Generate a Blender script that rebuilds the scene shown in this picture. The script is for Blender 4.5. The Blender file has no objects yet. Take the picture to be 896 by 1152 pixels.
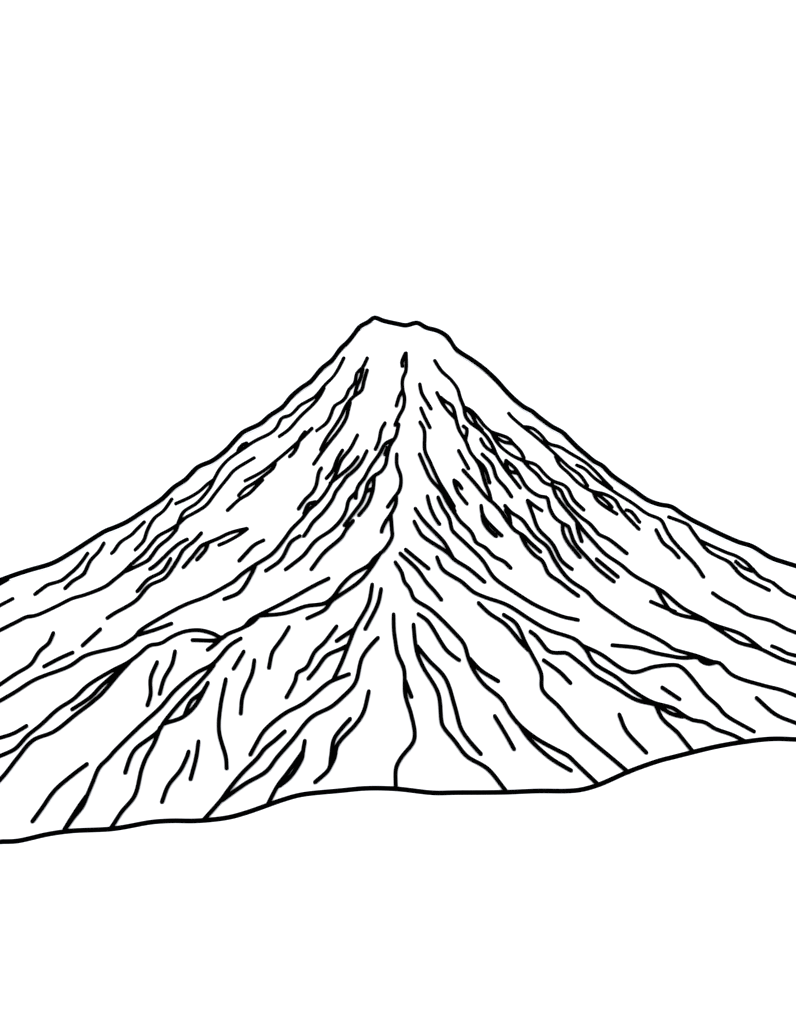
import bpy, math
import numpy as np

# ---------------------------------------------------------------- plan data (metres)
# skyline of the volcano as a section through its axis: x, z
SKYLINE = "-1229.4,807.4 -1223.3,809.5 -1217.3,811.5 -1211.1,813.7 -1204.2,816.1 -1199.5,817.9 -1194.3,819.8 -1188.9,821.8 -1183.2,824.0 -1177.5,826.1 -1171.7,828.3 -1165.9,830.4 -1160.3,832.5 -1154.9,834.4 -1149.6,836.2 -1144.4,838.0 -1139.2,839.7 -1134.1,841.3 -1129.0,843.0 -1123.8,844.6 -1118.5,846.3 -1113.1,847.9 -1107.9,849.5 -1102.5,851.0 -1096.9,852.6 -1091.3,854.1 -1085.6,855.6 -1080.0,857.2 -1074.5,858.8 -1069.3,860.3 -1064.3,861.9 -1059.7,863.5 -1053.9,865.6 -1048.8,867.7 -1043.9,869.8 -1038.8,872.2 -1033.1,875.1 -1029.1,877.3 -1024.7,879.8 -1020.1,882.5 -1015.2,885.4 -1010.3,888.5 -1005.3,891.6 -1000.2,894.8 -995.2,898.1 -990.2,901.2 -985.4,904.4 -980.8,907.3 -976.4,910.2 -971.3,913.5 -966.5,916.7 -961.8,919.8 -957.3,922.9 -952.8,926.0 -948.2,929.1 -943.5,932.3 -938.5,935.5 -933.8,938.6 -928.9,941.9 -923.8,945.3 -918.6,948.7 -913.4,952.2 -908.2,955.5 -903.2,958.7 -898.3,961.7 -893.6,964.4 -889.2,966.7 -883.8,969.3 -878.9,971.3 -874.1,973.0 -869.3,974.8 -864.0,976.9 -859.0,979.0 -853.8,981.2 -848.4,983.5 -842.9,986.0 -837.3,988.6 -831.6,991.4 -825.8,994.5 -821.3,997.1 -816.6,1000.0 -811.8,1003.1 -806.9,1006.2 -802.0,1009.6 -797.0,1012.9 -792.1,1016.4 -787.1,1019.8 -782.2,1023.2 -777.4,1026.5 -772.6,1029.8 -768.0,1032.8 -763.3,1035.8 -758.7,1038.7 -754.0,1041.7 -749.4,1044.6 -744.8,1047.6 -740.3,1050.5 -735.8,1053.6 -731.4,1056.7 -727.2,1059.8 -723.0,1063.1 -718.4,1067.1 -714.0,1071.2 -709.8,1075.5 -705.7,1079.9 -701.6,1084.2 -697.5,1088.5 -693.5,1092.7 -689.3,1096.7 -685.1,1100.5 -680.6,1104.0 -676.0,1107.2 -671.4,1110.3 -666.8,1113.2 -662.2,1116.2 -657.7,1119.3 -653.2,1122.5 -648.7,1126.1 -644.6,1129.9 -640.7,1134.0 -636.8,1138.4 -633.0,1142.9 -629.2,1147.4 -625.3,1151.9 -621.3,1156.1 -617.0,1160.0 -612.6,1163.6 -607.9,1166.6 -602.9,1169.2 -597.8,1171.5 -592.5,1173.6 -587.2,1175.6 -581.9,1177.7 -576.6,1179.9 -571.4,1182.4 -566.4,1185.3 -561.7,1188.4 -556.9,1191.8 -552.2,1195.4 -547.5,1199.2 -542.8,1203.0 -538.3,1206.9 -533.9,1210.9 -529.7,1214.7 -525.7,1218.5 -521.9,1222.1 -517.5,1226.7 -513.6,1231.2 -509.9,1235.7 -506.3,1240.1 -502.7,1244.4 -499.0,1248.7 -495.4,1252.8 -491.9,1256.9 -488.4,1260.9 -484.7,1264.9 -480.7,1268.7 -476.0,1272.5 -472.0,1275.2 -467.5,1277.9 -462.5,1280.4 -457.3,1282.9 -452.0,1285.3 -446.5,1287.8 -441.1,1290.2 -435.8,1292.7 -430.8,1295.2 -426.1,1297.7 -421.9,1300.4 -416.7,1304.2 -412.2,1308.1 -408.1,1312.1 -404.0,1316.1 -399.7,1320.2 -394.9,1324.3 -390.5,1327.5 -385.8,1330.8 -380.9,1334.0 -375.8,1337.3 -370.7,1340.6 -365.7,1344.0 -360.9,1347.4 -356.4,1351.0 -352.3,1354.6 -347.9,1359.4 -343.9,1364.4 -340.4,1369.6 -336.9,1374.7 -333.2,1379.8 -329.2,1384.5 -325.4,1388.5 -321.4,1392.4 -317.3,1396.1 -313.1,1399.8 -308.9,1403.4 -304.5,1407.0 -300.2,1410.6 -295.6,1414.0 -290.9,1417.3 -286.0,1420.5 -281.2,1423.7 -276.4,1427.1 -271.7,1430.6 -267.2,1434.6 -263.1,1438.8 -259.2,1443.4 -255.4,1448.3 -251.7,1453.3 -247.9,1458.4 -244.2,1463.4 -240.3,1468.2 -236.2,1472.7 -232.0,1476.8 -227.5,1480.6 -223.0,1484.2 -218.4,1487.8 -213.8,1491.4 -209.4,1495.0 -205.1,1498.8 -201.1,1502.9 -197.0,1507.9 -193.1,1513.2 -189.5,1518.8 -185.9,1524.4 -182.4,1529.8 -179.0,1534.8 -175.5,1539.1 -171.0,1543.7 -166.7,1547.4 -162.3,1551.1 -157.9,1555.3 -154.4,1559.2 -150.7,1563.5 -147.1,1568.0 -143.4,1572.5 -139.9,1577.1 -136.5,1581.5 -132.9,1586.5 -129.7,1591.7 -126.4,1596.7 -122.9,1601.5 -118.9,1605.8 -113.9,1609.6 -108.3,1613.0 -102.5,1616.0 -96.7,1618.9 -91.5,1622.0 -86.7,1625.8 -82.3,1630.0 -77.9,1633.5 -73.1,1635.4 -68.2,1635.1 -63.2,1633.4 -57.8,1630.9 -52.2,1628.2 -46.3,1626.0 -41.4,1624.7 -36.1,1623.3 -30.5,1621.9 -24.8,1620.6 -19.1,1619.3 -13.5,1618.1 -8.2,1617.0 -3.1,1615.9 2.7,1614.6 8.1,1613.3 13.4,1612.1 18.7,1611.3 24.3,1611.1 30.0,1611.8 36.0,1613.5 42.1,1615.6 48.2,1617.5 54.1,1618.7 59.7,1618.8 65.4,1617.0 70.8,1614.0 76.0,1610.4 81.4,1606.8 87.1,1603.8 92.7,1601.8 98.6,1600.3 104.7,1598.9 110.8,1597.4 116.7,1595.8 122.4,1593.7 127.7,1591.3 132.8,1588.7 137.8,1585.9 142.7,1582.8 147.3,1579.4 151.7,1575.5 155.6,1571.0 159.2,1565.8 162.5,1560.2 165.7,1554.4 168.8,1548.7 172.1,1543.6 175.5,1539.1 180.2,1534.4 184.8,1530.5 189.7,1526.8 195.0,1523.0 199.7,1519.7 204.7,1516.5 210.0,1513.2 215.4,1509.9 220.8,1506.5 226.2,1502.9 231.1,1499.4 236.1,1495.9 241.1,1492.3 246.1,1488.6 251.2,1484.8 256.2,1480.9 261.2,1476.7 265.6,1473.1 270.0,1469.3 274.4,1465.3 278.8,1461.3 283.2,1457.2 287.6,1453.1 291.8,1448.9 296.0,1444.8 300.0,1440.6 304.2,1436.2 308.2,1431.6 312.1,1427.0 315.9,1422.4 319.7,1417.8 323.4,1413.2 327.2,1408.8 331.0,1404.6 334.9,1400.3 338.7,1396.1 342.5,1392.0 346.3,1388.1 350.1,1384.2 354.0,1380.3 358.0,1376.6 362.7,1372.3 367.5,1368.0 372.4,1363.8 377.3,1359.8 382.2,1356.0 387.0,1352.6 392.2,1349.4 397.5,1346.6 402.7,1344.0 407.7,1341.4 412.2,1338.6 417.8,1334.2 422.8,1329.6 426.8,1325.9 429.0,1323.9 431.5,1321.9 434.5,1319.4 438.5,1316.2 443.2,1312.4 448.4,1308.3 453.9,1304.1 459.5,1299.8 465.0,1295.9 470.0,1292.4 475.1,1289.3 480.4,1286.3 485.7,1283.6 490.9,1280.9 495.9,1278.2 500.5,1275.5 504.8,1272.5 509.7,1268.3 513.9,1264.0 517.9,1259.5 522.4,1254.7 526.1,1250.8 530.1,1246.5 534.3,1242.1 538.5,1237.7 542.8,1233.2 547.0,1228.9 551.1,1224.9 555.3,1221.0 559.5,1217.3 563.6,1213.7 567.8,1210.1 571.9,1206.6 576.0,1203.1 580.6,1199.0 585.1,1194.9 589.6,1190.9 594.2,1187.0 599.0,1183.3 604.1,1180.0 609.6,1177.1 615.1,1174.3 620.6,1171.2 625.8,1167.5 629.7,1164.2 633.3,1160.5 636.7,1156.6 640.2,1152.5 643.9,1148.3 648.0,1144.1 652.5,1139.9 656.3,1136.7 660.5,1133.5 664.9,1130.1 669.6,1126.8 674.4,1123.4 679.4,1119.9 684.4,1116.5 689.5,1113.1 694.6,1109.7 699.6,1106.3 704.4,1103.0 709.1,1099.7 713.6,1096.5 718.5,1093.0 723.3,1089.3 728.0,1085.6 732.6,1082.0 737.1,1078.4 741.7,1075.0 746.1,1071.7 750.6,1068.6 755.0,1065.7 759.4,1063.1 765.2,1060.1 770.9,1057.4 776.6,1055.1 782.2,1053.1 788.0,1051.2 793.9,1049.4 799.2,1048.0 804.8,1047.1 810.4,1046.3 816.1,1045.6 821.7,1044.6 827.1,1043.3 832.3,1041.5 837.3,1039.1 842.2,1036.1 846.9,1032.8 851.5,1029.3 856.1,1025.7 860.6,1022.3 865.0,1019.2 870.4,1015.6 875.4,1012.3 880.5,1009.1 885.8,1005.8 891.6,1002.3 896.1,999.8 901.1,997.2 906.4,994.4 912.0,991.6 917.6,988.8 923.1,986.0 928.4,983.4 933.2,981.0 937.6,978.8 941.2,976.9 946.7,973.8 952.6,970.6 955.6,969.1 959.3,967.3 963.4,965.2 968.0,963.0 973.0,960.6 978.3,958.0 983.8,955.4 989.5,952.7 995.3,949.9 1001.1,947.2 1006.9,944.6 1012.5,942.1 1018.0,939.6 1023.2,937.4 1028.0,935.3 1032.5,933.5 1038.3,931.4 1043.7,929.7 1049.0,928.3 1054.0,926.9 1059.0,925.5 1064.0,924.0 1069.1,922.2 1074.5,919.9 1079.0,917.6 1083.7,915.0 1088.5,912.1 1093.3,909.0 1098.1,905.7 1103.0,902.4 1107.9,899.1 1112.7,895.8 1117.5,892.7 1122.1,889.8 1126.7,887.2 1131.1,884.9 1136.8,882.3 1142.4,880.1 1147.8,878.1 1153.2,876.3 1158.5,874.7 1163.8,873.0 1169.2,871.2 1174.5,869.5 1179.8,867.8 1185.2,866.1 1190.5,864.4 1195.8,862.8 1200.8,861.2 1205.7,859.6 1212.3,857.4 1218.6,855.2 1224.7,853.1 1230.9,851.0"
# crest of the near snow hill: x, z
HILL = "-80.26,3.942 -79.44,4.086 -78.54,4.212 -77.82,4.246 -77.04,4.247 -76.20,4.262 -75.29,4.335 -74.68,4.429 -74.02,4.558 -73.32,4.711 -72.60,4.882 -71.87,5.062 -71.14,5.242 -70.42,5.413 -69.73,5.567 -69.07,5.696 -68.30,5.830 -67.57,5.948 -66.87,6.051 -66.15,6.145 -65.40,6.232 -64.57,6.315 -63.96,6.366 -63.32,6.405 -62.64,6.437 -61.95,6.463 -61.23,6.486 -60.50,6.509 -59.76,6.533 -59.02,6.561 -58.29,6.595 -57.56,6.638 -56.85,6.693 -56.16,6.761 -55.38,6.861 -54.59,6.983 -53.80,7.121 -53.01,7.269 -52.23,7.422 -51.46,7.573 -50.71,7.718 -50.00,7.849 -49.31,7.962 -48.67,8.050 -47.85,8.139 -47.10,8.200 -46.40,8.242 -45.68,8.272 -44.91,8.299 -44.21,8.310 -43.48,8.305 -42.73,8.291 -41.96,8.276 -41.19,8.267 -40.42,8.272 -39.64,8.299 -38.91,8.341 -38.15,8.393 -37.38,8.455 -36.62,8.527 -35.86,8.609 -35.11,8.702 -34.40,8.805 -33.73,8.919 -32.94,9.079 -32.22,9.252 -31.52,9.445 -30.79,9.663 -29.98,9.912 -29.38,10.103 -28.72,10.323 -28.03,10.565 -27.31,10.823 -26.56,11.091 -25.82,11.362 -25.08,11.629 -24.37,11.885 -23.68,12.124 -23.05,12.339 -22.47,12.524 -21.60,12.794 -20.85,13.017 -20.10,13.212 -19.21,13.396 -18.61,13.495 -17.96,13.588 -17.25,13.673 -16.51,13.753 -15.74,13.828 -14.96,13.899 -14.17,13.967 -13.40,14.032 -12.65,14.095 -11.94,14.157 -11.27,14.219 -10.49,14.297 -9.76,14.375 -9.05,14.451 -8.36,14.521 -7.67,14.583 -6.97,14.632 -6.24,14.668 -5.54,14.688 -4.84,14.698 -4.13,14.699 -3.42,14.690 -2.70,14.672 -1.96,14.646 -1.21,14.611 -0.45,14.568 0.27,14.513 1.03,14.439 1.81,14.351 2.60,14.253 3.40,14.152 4.19,14.052 4.96,13.959 5.71,13.877 6.42,13.813 7.09,13.770 7.97,13.745 8.76,13.750 9.52,13.774 10.33,13.801 11.27,13.820 11.86,13.824 12.50,13.828 13.18,13.831 13.89,13.833 14.63,13.836 15.40,13.838 16.17,13.840 16.95,13.844 17.73,13.848 18.50,13.854 19.25,13.861 19.97,13.870 20.67,13.881 21.33,13.894 22.18,13.919 23.00,13.951 23.79,13.987 24.57,14.024 25.33,14.061 26.08,14.095 26.84,14.123 27.62,14.144 28.41,14.152 29.23,14.150 30.06,14.141 30.88,14.129 31.69,14.120 32.45,14.116 33.16,14.123 33.80,14.144 34.71,14.193 35.50,14.264 36.32,14.393 36.98,14.531 37.66,14.698 38.36,14.897 39.09,15.127 39.86,15.391 40.47,15.621 41.11,15.884 41.77,16.174 42.46,16.482 43.15,16.800 43.86,17.120 44.56,17.435 45.26,17.736 45.95,18.015 46.64,18.279 47.35,18.546 48.08,18.811 48.80,19.071 49.52,19.320 50.21,19.557 50.87,19.775 51.49,19.972 52.04,20.143 52.93,20.387 53.71,20.569 54.45,20.745 55.37,20.981 56.43,21.247 56.94,21.372 57.52,21.517 58.15,21.677 58.84,21.849 59.56,22.028 60.31,22.211 61.08,22.395 61.85,22.575 62.63,22.747 63.39,22.908 64.12,23.054 64.84,23.186 65.58,23.317 66.34,23.445 67.12,23.571 67.90,23.691 68.67,23.806 69.44,23.914 70.18,24.014 70.89,24.105 71.56,24.185 72.18,24.254 72.75,24.311 73.61,24.380 74.35,24.417 75.05,24.433 75.78,24.437 76.65,24.421 77.56,24.382 78.43,24.338 79.21,24.311 80.13,24.306 80.98,24.311"
# gullies and ribs of the volcano as plan polylines: x, y (draped on the slope below)
GULLIES = """-105.6,5826.3 -107.1,5817.6 -108.6,5808.4 -110.3,5799.1 -112.6,5790.2 -115.8,5782.2 -119.3,5774.3 -122.3,5765.9 -124.5,5756.0 -126.2,5745.6 -127.9,5734.7
21.7,5820.7 18.1,5810.5 15.5,5803.9 12.4,5796.2 11.2,5787.8 12.3,5780.8 12.8,5777.3
13.7,5693.3 10.8,5688.2 7.9,5683.1 5.1,5677.8 2.6,5671.9 0.0,5663.0 -2.1,5652.8 -4.1,5642.2 -4.8,5638.7
64.1,5727.6 65.4,5718.3 66.7,5708.8 68.5,5699.7 71.6,5691.0 75.8,5682.6 78.9,5676.9 81.8,5671.2 85.8,5662.5 89.9,5653.6 93.9,5644.5 95.3,5641.4
114.1,5713.4 117.4,5706.1 120.7,5697.8 123.9,5689.5 127.4,5681.9 131.3,5674.5 136.0,5668.3 140.8,5662.1 145.9,5656.7 151.4,5651.4 157.2,5646.1 163.2,5641.1 167.2,5637.5
-546.8,5842.4 -553.9,5843.4 -561.0,5844.4 -565.7,5844.1 -571.3,5841.8 -576.8,5838.0 -582.6,5834.9 -589.0,5834.0 -595.5,5834.8 -602.5,5836.8 -609.9,5839.9 -617.7,5844.0 -625.0,5848.7 -632.8,5854.5 -640.9,5861.2 -649.2,5868.7 -657.6,5876.9 -663.2,5882.6
-458.8,5934.0 -467.0,5939.0 -474.7,5942.5 -479.5,5938.6 -481.9,5928.3 -483.4,5920.1
-250.9,5699.3 -256.2,5694.3 -261.5,5689.6 -266.8,5684.8 -272.1,5679.8 -277.4,5675.6 -282.6,5671.3 -287.8,5667.3 -293.4,5663.4 -299.0,5659.8 -304.6,5656.4 -310.1,5653.5 -315.7,5650.6 -321.4,5647.8 -327.3,5645.0 -333.2,5642.4 -339.1,5640.0 -345.1,5637.6 -351.2,5635.2 -356.9,5632.8 -362.4,5630.1 -368.1,5627.6 -373.9,5625.5 -380.0,5624.3 -386.6,5624.8 -393.1,5627.2 -400.1,5631.3 -407.2,5634.9 -414.5,5637.7 -421.8,5639.9 -429.1,5642.1 -436.4,5644.9 -438.8,5645.9
-271.2,5700.3 -276.0,5693.1 -280.8,5686.0 -284.7,5677.4 -286.8,5666.6 -288.3,5655.7 -290.2,5646.8 -293.5,5638.4 -297.3,5631.0 -301.9,5624.6 -306.1,5621.2 -310.3,5617.9
-352.3,5625.0 -353.5,5610.1 -355.9,5597.5 -359.8,5591.8 -365.3,5588.5 -371.5,5586.2 -378.0,5584.6 -384.1,5583.2 -390.5,5582.4 -394.9,5582.1 -401.6,5582.0 -408.0,5582.2 -414.7,5582.9 -419.8,5584.7 -427.2,5588.1 -434.1,5589.4 -439.6,5585.7 -444.5,5578.9 -449.3,5571.3 -450.9,5568.9
-383.5,5562.3 -388.6,5557.0 -393.7,5551.2 -398.8,5545.6 -404.0,5539.7 -408.9,5532.9 -414.1,5526.6 -418.1,5523.1 -423.8,5519.5 -430.2,5518.2 -437.0,5517.8 -443.6,5517.0 -449.1,5511.9 -454.1,5504.2 -458.8,5494.6 -463.5,5484.6 -468.3,5475.4 -473.0,5466.5
-213.3,5465.6 -217.4,5458.2 -219.7,5451.8 -221.1,5443.3 -221.9,5432.1 -222.3,5423.5 -222.8,5414.3 -223.8,5401.2 -225.7,5388.0 -228.3,5375.5 -231.6,5364.2 -235.6,5354.5 -240.4,5346.6 -245.6,5338.7 -250.5,5329.7 -254.6,5318.6 -258.3,5306.0 -261.7,5292.6 -265.1,5279.1 -266.3,5274.7
-221.7,5278.2 -227.2,5284.7 -232.8,5290.1 -237.8,5290.5 -242.2,5282.3 -244.8,5267.2 -246.6,5248.2 -248.4,5228.6 -249.1,5222.6
-111.4,5266.4 -111.7,5251.3 -112.1,5236.3 -112.2,5228.8
1.8,5554.8 0.1,5543.7 -1.5,5532.4 -3.2,5521.5 -5.5,5511.4 -9.0,5502.3 -12.0,5496.8 -16.9,5489.1 -21.2,5481.1 -24.2,5471.7 -26.4,5461.5 -28.1,5450.9 -29.7,5439.9 -30.8,5428.2 -31.8,5416.2 -33.4,5404.9 -36.3,5394.6 -40.2,5384.7 -44.6,5375.7 -49.8,5368.1 -56.3,5362.8 -62.9,5356.8 -68.4,5348.6 -73.5,5338.9 -78.1,5328.0 -81.7,5316.5 -83.9,5301.9 -85.0,5285.9 -86.1,5274.3 -87.8,5259.4 -89.8,5243.3 -92.1,5226.6 -95.0,5210.1 -98.3,5195.4 -102.2,5180.9 -106.5,5166.4 -110.8,5151.8 -115.1,5136.9 -119.0,5122.7 -122.9,5108.1 -126.9,5093.0 -130.9,5077.4 -134.8,5060.8 -137.3,5049.3
-29.4,5470.2 -31.7,5462.1 -34.0,5453.8 -36.3,5445.4
-64.9,5348.4 -65.3,5335.6 -65.6,5322.1 -65.9,5307.8 -66.6,5292.6 -67.9,5276.9 -69.6,5260.7 -71.6,5243.8 -73.9,5226.8 -76.6,5210.4 -79.6,5194.8 -83.2,5180.7 -87.2,5167.3 -91.5,5154.4 -95.9,5141.6 -100.2,5128.5 -101.6,5124.1
-82.7,5274.6 -77.6,5279.9 -72.6,5284.9 -67.6,5289.5
-37.2,5571.8 -40.0,5564.3 -42.9,5556.8 -45.6,5549.1 -47.8,5541.1 -49.5,5530.6 -50.5,5519.2 -51.6,5507.8 -53.5,5496.7 -56.4,5485.7 -59.7,5475.4 -63.0,5464.6
-3.5,5435.7 -3.8,5424.6 -4.1,5413.5 -4.0,5401.9 -3.0,5389.8 -0.7,5377.4 2.3,5363.3 4.3,5353.3 6.7,5338.1 7.8,5323.3 8.0,5308.1 7.6,5292.6 6.6,5277.4 4.8,5263.5 1.9,5250.8 -2.5,5240.7 -7.4,5231.9 -12.1,5221.8 -16.3,5210.9 -20.5,5198.9 -24.6,5186.9 -27.3,5178.3
62.9,5572.4 66.6,5563.4 70.4,5554.6 73.6,5544.8 75.1,5535.2 75.5,5525.1 75.2,5513.9 74.9,5506.1 74.5,5498.1 74.2,5490.2 74.0,5482.4 74.1,5471.2 74.9,5461.1 77.0,5450.2 79.9,5440.2 83.0,5430.9 86.2,5421.4 89.2,5411.6 91.9,5401.6 94.7,5391.3 97.5,5381.0 100.3,5370.8 103.3,5359.8 106.4,5348.3 109.5,5336.5 112.8,5324.1 116.2,5311.3 119.8,5298.6 123.4,5284.6 127.1,5269.9 130.6,5254.2 133.9,5238.7 137.3,5222.8 140.7,5206.9 144.0,5191.2 147.3,5175.9
129.5,5259.3 132.4,5241.7 134.3,5229.6 136.3,5217.5 138.2,5205.6 140.9,5189.1 143.2,5174.8 145.8,5157.9 148.3,5141.5
78.1,5222.5 79.5,5204.2 80.9,5186.1 82.4,5168.5 84.4,5151.2 86.7,5134.3 89.3,5117.3 92.1,5100.5 95.1,5083.8 98.6,5066.9 102.2,5049.8 105.8,5031.7
219.2,5485.5 225.1,5482.5 231.0,5479.6 236.5,5474.9 239.7,5469.8 242.6,5461.0 244.9,5449.2 246.6,5434.8 247.7,5424.0 248.6,5412.3 249.5,5400.0 251.1,5380.8
188.0,5617.4 193.4,5616.2 197.6,5612.2 197.9,5602.5 196.0,5588.2 194.2,5577.8 192.7,5567.7 192.1,5562.8
169.6,5483.7 173.2,5474.0 176.7,5464.0 180.2,5454.1 183.6,5444.1 186.9,5434.8 190.1,5425.1 193.4,5415.4 194.4,5412.1
152.5,5344.6 159.2,5342.2 164.2,5335.4 167.0,5328.2 169.6,5319.7 172.3,5311.5
152.3,5337.4 154.0,5323.7 155.6,5309.1 157.6,5293.8 160.4,5279.1 163.8,5267.1 167.9,5255.0 172.3,5243.8 176.8,5232.6 181.2,5221.6 182.5,5218.0
271.0,5665.2 279.1,5672.7 284.8,5678.0 290.6,5682.3 296.3,5685.1 301.9,5686.3 309.6,5687.0 316.5,5687.1 322.0,5686.8 327.0,5683.4 330.2,5676.6 334.7,5671.5 340.2,5667.7 344.1,5664.7 348.0,5662.2 352.9,5657.3 357.0,5650.0 359.0,5644.0 360.9,5638.2 361.9,5635.4
279.2,5648.6 286.1,5651.1 292.9,5652.5 299.8,5655.0 307.1,5660.0 315.0,5665.6 322.8,5669.2 327.9,5670.9
236.4,5589.0 239.8,5579.6 243.2,5570.8 246.0,5565.4 250.9,5559.9 256.6,5556.3 262.9,5554.6 269.6,5554.8 276.0,5554.9
237.5,5528.7 242.7,5523.3 248.2,5518.2 253.6,5512.4 258.5,5506.1 262.8,5498.9 265.9,5490.6 267.8,5480.7 269.1,5470.0 270.5,5458.9 272.5,5448.4 275.9,5438.8 280.2,5430.9 285.0,5422.8 289.9,5414.8 294.3,5405.8 298.1,5394.9 301.5,5382.4 304.6,5369.3 307.6,5354.5 308.6,5349.4
304.6,5543.0 305.9,5530.9 306.6,5521.7 308.4,5509.0 312.6,5503.9 320.0,5506.4 325.6,5508.5 331.2,5510.3 333.9,5510.7
351.8,5337.5 357.4,5328.8 361.1,5322.6 366.6,5314.3 371.9,5307.4 376.1,5302.6 382.2,5298.1 386.3,5295.3
283.8,5198.6 287.0,5184.3 290.1,5169.5 291.8,5151.6 291.8,5129.7 291.5,5114.5 291.2,5099.8
569.6,5728.6 569.8,5704.9 570.7,5685.8 573.6,5673.5 578.1,5665.4 583.5,5658.3 587.5,5653.8 591.6,5649.4 597.2,5643.0 603.0,5637.3 609.2,5632.2 615.4,5627.0 621.6,5621.8 623.6,5620.0
582.4,5728.9 588.4,5722.6 594.4,5715.9 600.0,5708.1 604.7,5698.6 608.9,5685.0 612.4,5670.6 614.7,5661.8
664.3,5735.2 673.0,5744.2 678.2,5744.2 681.9,5734.9 684.0,5710.4 683.1,5674.4 684.7,5659.9 686.6,5647.9 688.6,5636.9 689.7,5631.9
-1180.4,5995.5 -1186.9,5990.6 -1193.5,5985.6 -1199.9,5980.3 -1247.8,5935.5
-928.6,5918.2 -931.5,5906.5 -934.0,5892.8 -935.9,5875.7 -937.0,5852.9 -938.4,5830.9 -941.0,5813.4 -944.2,5797.3 -946.8,5777.2 -940.7,5704.4 -940.3,5667.2 -941.9,5640.4 -944.6,5621.9 -948.4,5607.1 -951.7,5599.0 -957.6,5593.3 -965.2,5592.5 -970.8,5593.3 -976.3,5594.2 -983.8,5594.3 -989.2,5590.3 -993.3,5576.3 -983.1,5489.6 -985.6,5469.9 -987.9,5459.6 -968.3,5328.3 -967.3,5300.0 -966.8,5286.4
-881.7,5924.5 -883.8,5911.1 -885.6,5896.3 -887.2,5878.7 -889.2,5859.6 -892.4,5845.8 -896.5,5834.8 -900.4,5823.1 -903.1,5807.0 -902.6,5779.1 -896.7,5720.1 -891.8,5676.2 -890.4,5654.3 -890.1,5630.3 -859.1,5407.9 -859.0,5372.3 -862.7,5355.6 -867.5,5344.4 -872.0,5333.5 -875.5,5319.6 -878.5,5304.7 -881.2,5290.8 -884.0,5277.7 -885.0,5273.4
-1074.8,5539.8 -1080.0,5531.2 -1085.2,5522.1 -1078.5,5453.3 -1082.5,5439.0 -1087.5,5429.8 -1125.7,5361.1
-572.1,5359.6 -578.3,5356.8 -584.6,5354.2 -590.7,5349.5 -595.7,5342.5 -600.5,5332.5 -605.1,5320.6 -609.3,5307.1 -613.0,5292.4 -616.0,5274.5 -618.1,5250.4 -615.2,5186.0 -616.4,5153.7 -618.3,5139.6 -620.5,5127.2 -623.9,5111.2 -627.3,5098.9 -630.8,5089.4 -634.2,5081.9 -636.0,5078.0
-591.9,5151.3 -593.4,5133.1 -594.8,5114.7 -596.0,5095.7 -597.3,5075.2 -598.8,5052.5 -600.6,5027.2 -604.0,5007.8 -609.6,5001.0 -615.9,4998.5 -621.6,4992.5 -626.0,4979.1 -628.0,4954.5 -629.3,4928.0 -630.6,4904.9 -632.0,4883.6 -633.3,4862.4 -634.5,4839.9 -634.9,4831.8
-505.5,5249.1 -506.0,5230.3 -506.5,5206.5 -507.0,5175.3 -504.1,5103.0 -504.7,5061.4 -506.7,5032.1 -508.7,5006.0
-509.5,4476.0 -514.8,4473.4 -520.0,4470.6 -525.2,4467.4 -530.4,4464.3 -535.6,4461.2 -540.8,4458.3 -546.2,4455.7 -551.7,4453.4 -557.2,4451.4 -562.8,4449.5 -568.4,4447.8 -574.0,4446.2 -577.7,4445.1
-443.4,4298.4 -437.2,4295.0 -430.6,4291.6 -424.0,4288.3 -419.6,4286.4 -415.2,4284.6 -408.8,4282.4 -402.6,4280.8 -396.9,4279.9 -391.7,4279.9 -387.1,4280.9 -382.5,4283.9 -377.9,4291.1 -374.3,4300.1 -370.6,4309.0
-345.7,5083.8 -351.5,5076.8 -357.3,5070.6 -362.8,5061.7 -367.3,5046.3 -370.7,5021.3 -373.3,4992.2 -375.7,4964.8 -378.5,4941.6 -381.5,4920.7 -384.4,4900.7 -387.4,4882.3 -390.4,4864.6
-251.5,5057.4 -256.8,5049.5 -262.2,5042.5 -267.4,5033.3 -272.0,5018.5 -274.6,5001.8 -276.5,4979.5 -278.0,4952.9 -279.3,4923.7 -280.6,4894.4 -282.2,4867.3 -284.4,4844.4 -287.4,4826.2 -291.4,4811.1 -295.9,4798.7 -300.8,4788.0 -305.9,4778.1 -310.9,4768.1 -315.7,4757.4 -317.3,4753.6
-309.2,4381.3 -312.7,4371.5 -316.2,4361.6 -319.9,4353.0 -324.4,4346.8 -329.4,4342.8 -334.6,4339.1 -336.2,4337.7
-38.4,4515.0 -39.4,4498.1 -40.3,4481.6 -41.2,4465.3 -42.3,4448.9 -43.4,4437.7 -44.7,4426.2 -46.4,4413.5 -48.5,4400.4 -50.8,4386.8 -53.4,4372.9 -56.0,4358.7 -58.8,4344.0 -61.6,4329.2 -64.4,4314.3 -67.0,4299.2 -69.6,4284.3 -70.4,4279.4
5.2,4786.3 10.0,4769.7 15.0,4752.9 19.9,4736.0 24.8,4719.2 29.6,4702.7 34.2,4686.7 38.6,4671.4 42.7,4656.8 46.7,4641.7 50.7,4625.0 54.4,4608.3 57.8,4591.9 61.0,4576.0 64.2,4560.9 67.5,4547.0 70.3,4536.3 74.5,4521.6 78.6,4507.7 82.5,4493.4 86.3,4477.7 89.9,4461.5 93.3,4445.4 96.8,4429.6
18.6,4820.9 23.8,4804.0 28.9,4787.1 34.0,4770.3 39.1,4753.9 44.1,4738.1 49.2,4722.9 54.2,4708.4 59.1,4694.6 64.1,4681.4 69.0,4668.4 72.2,4660.0
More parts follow.
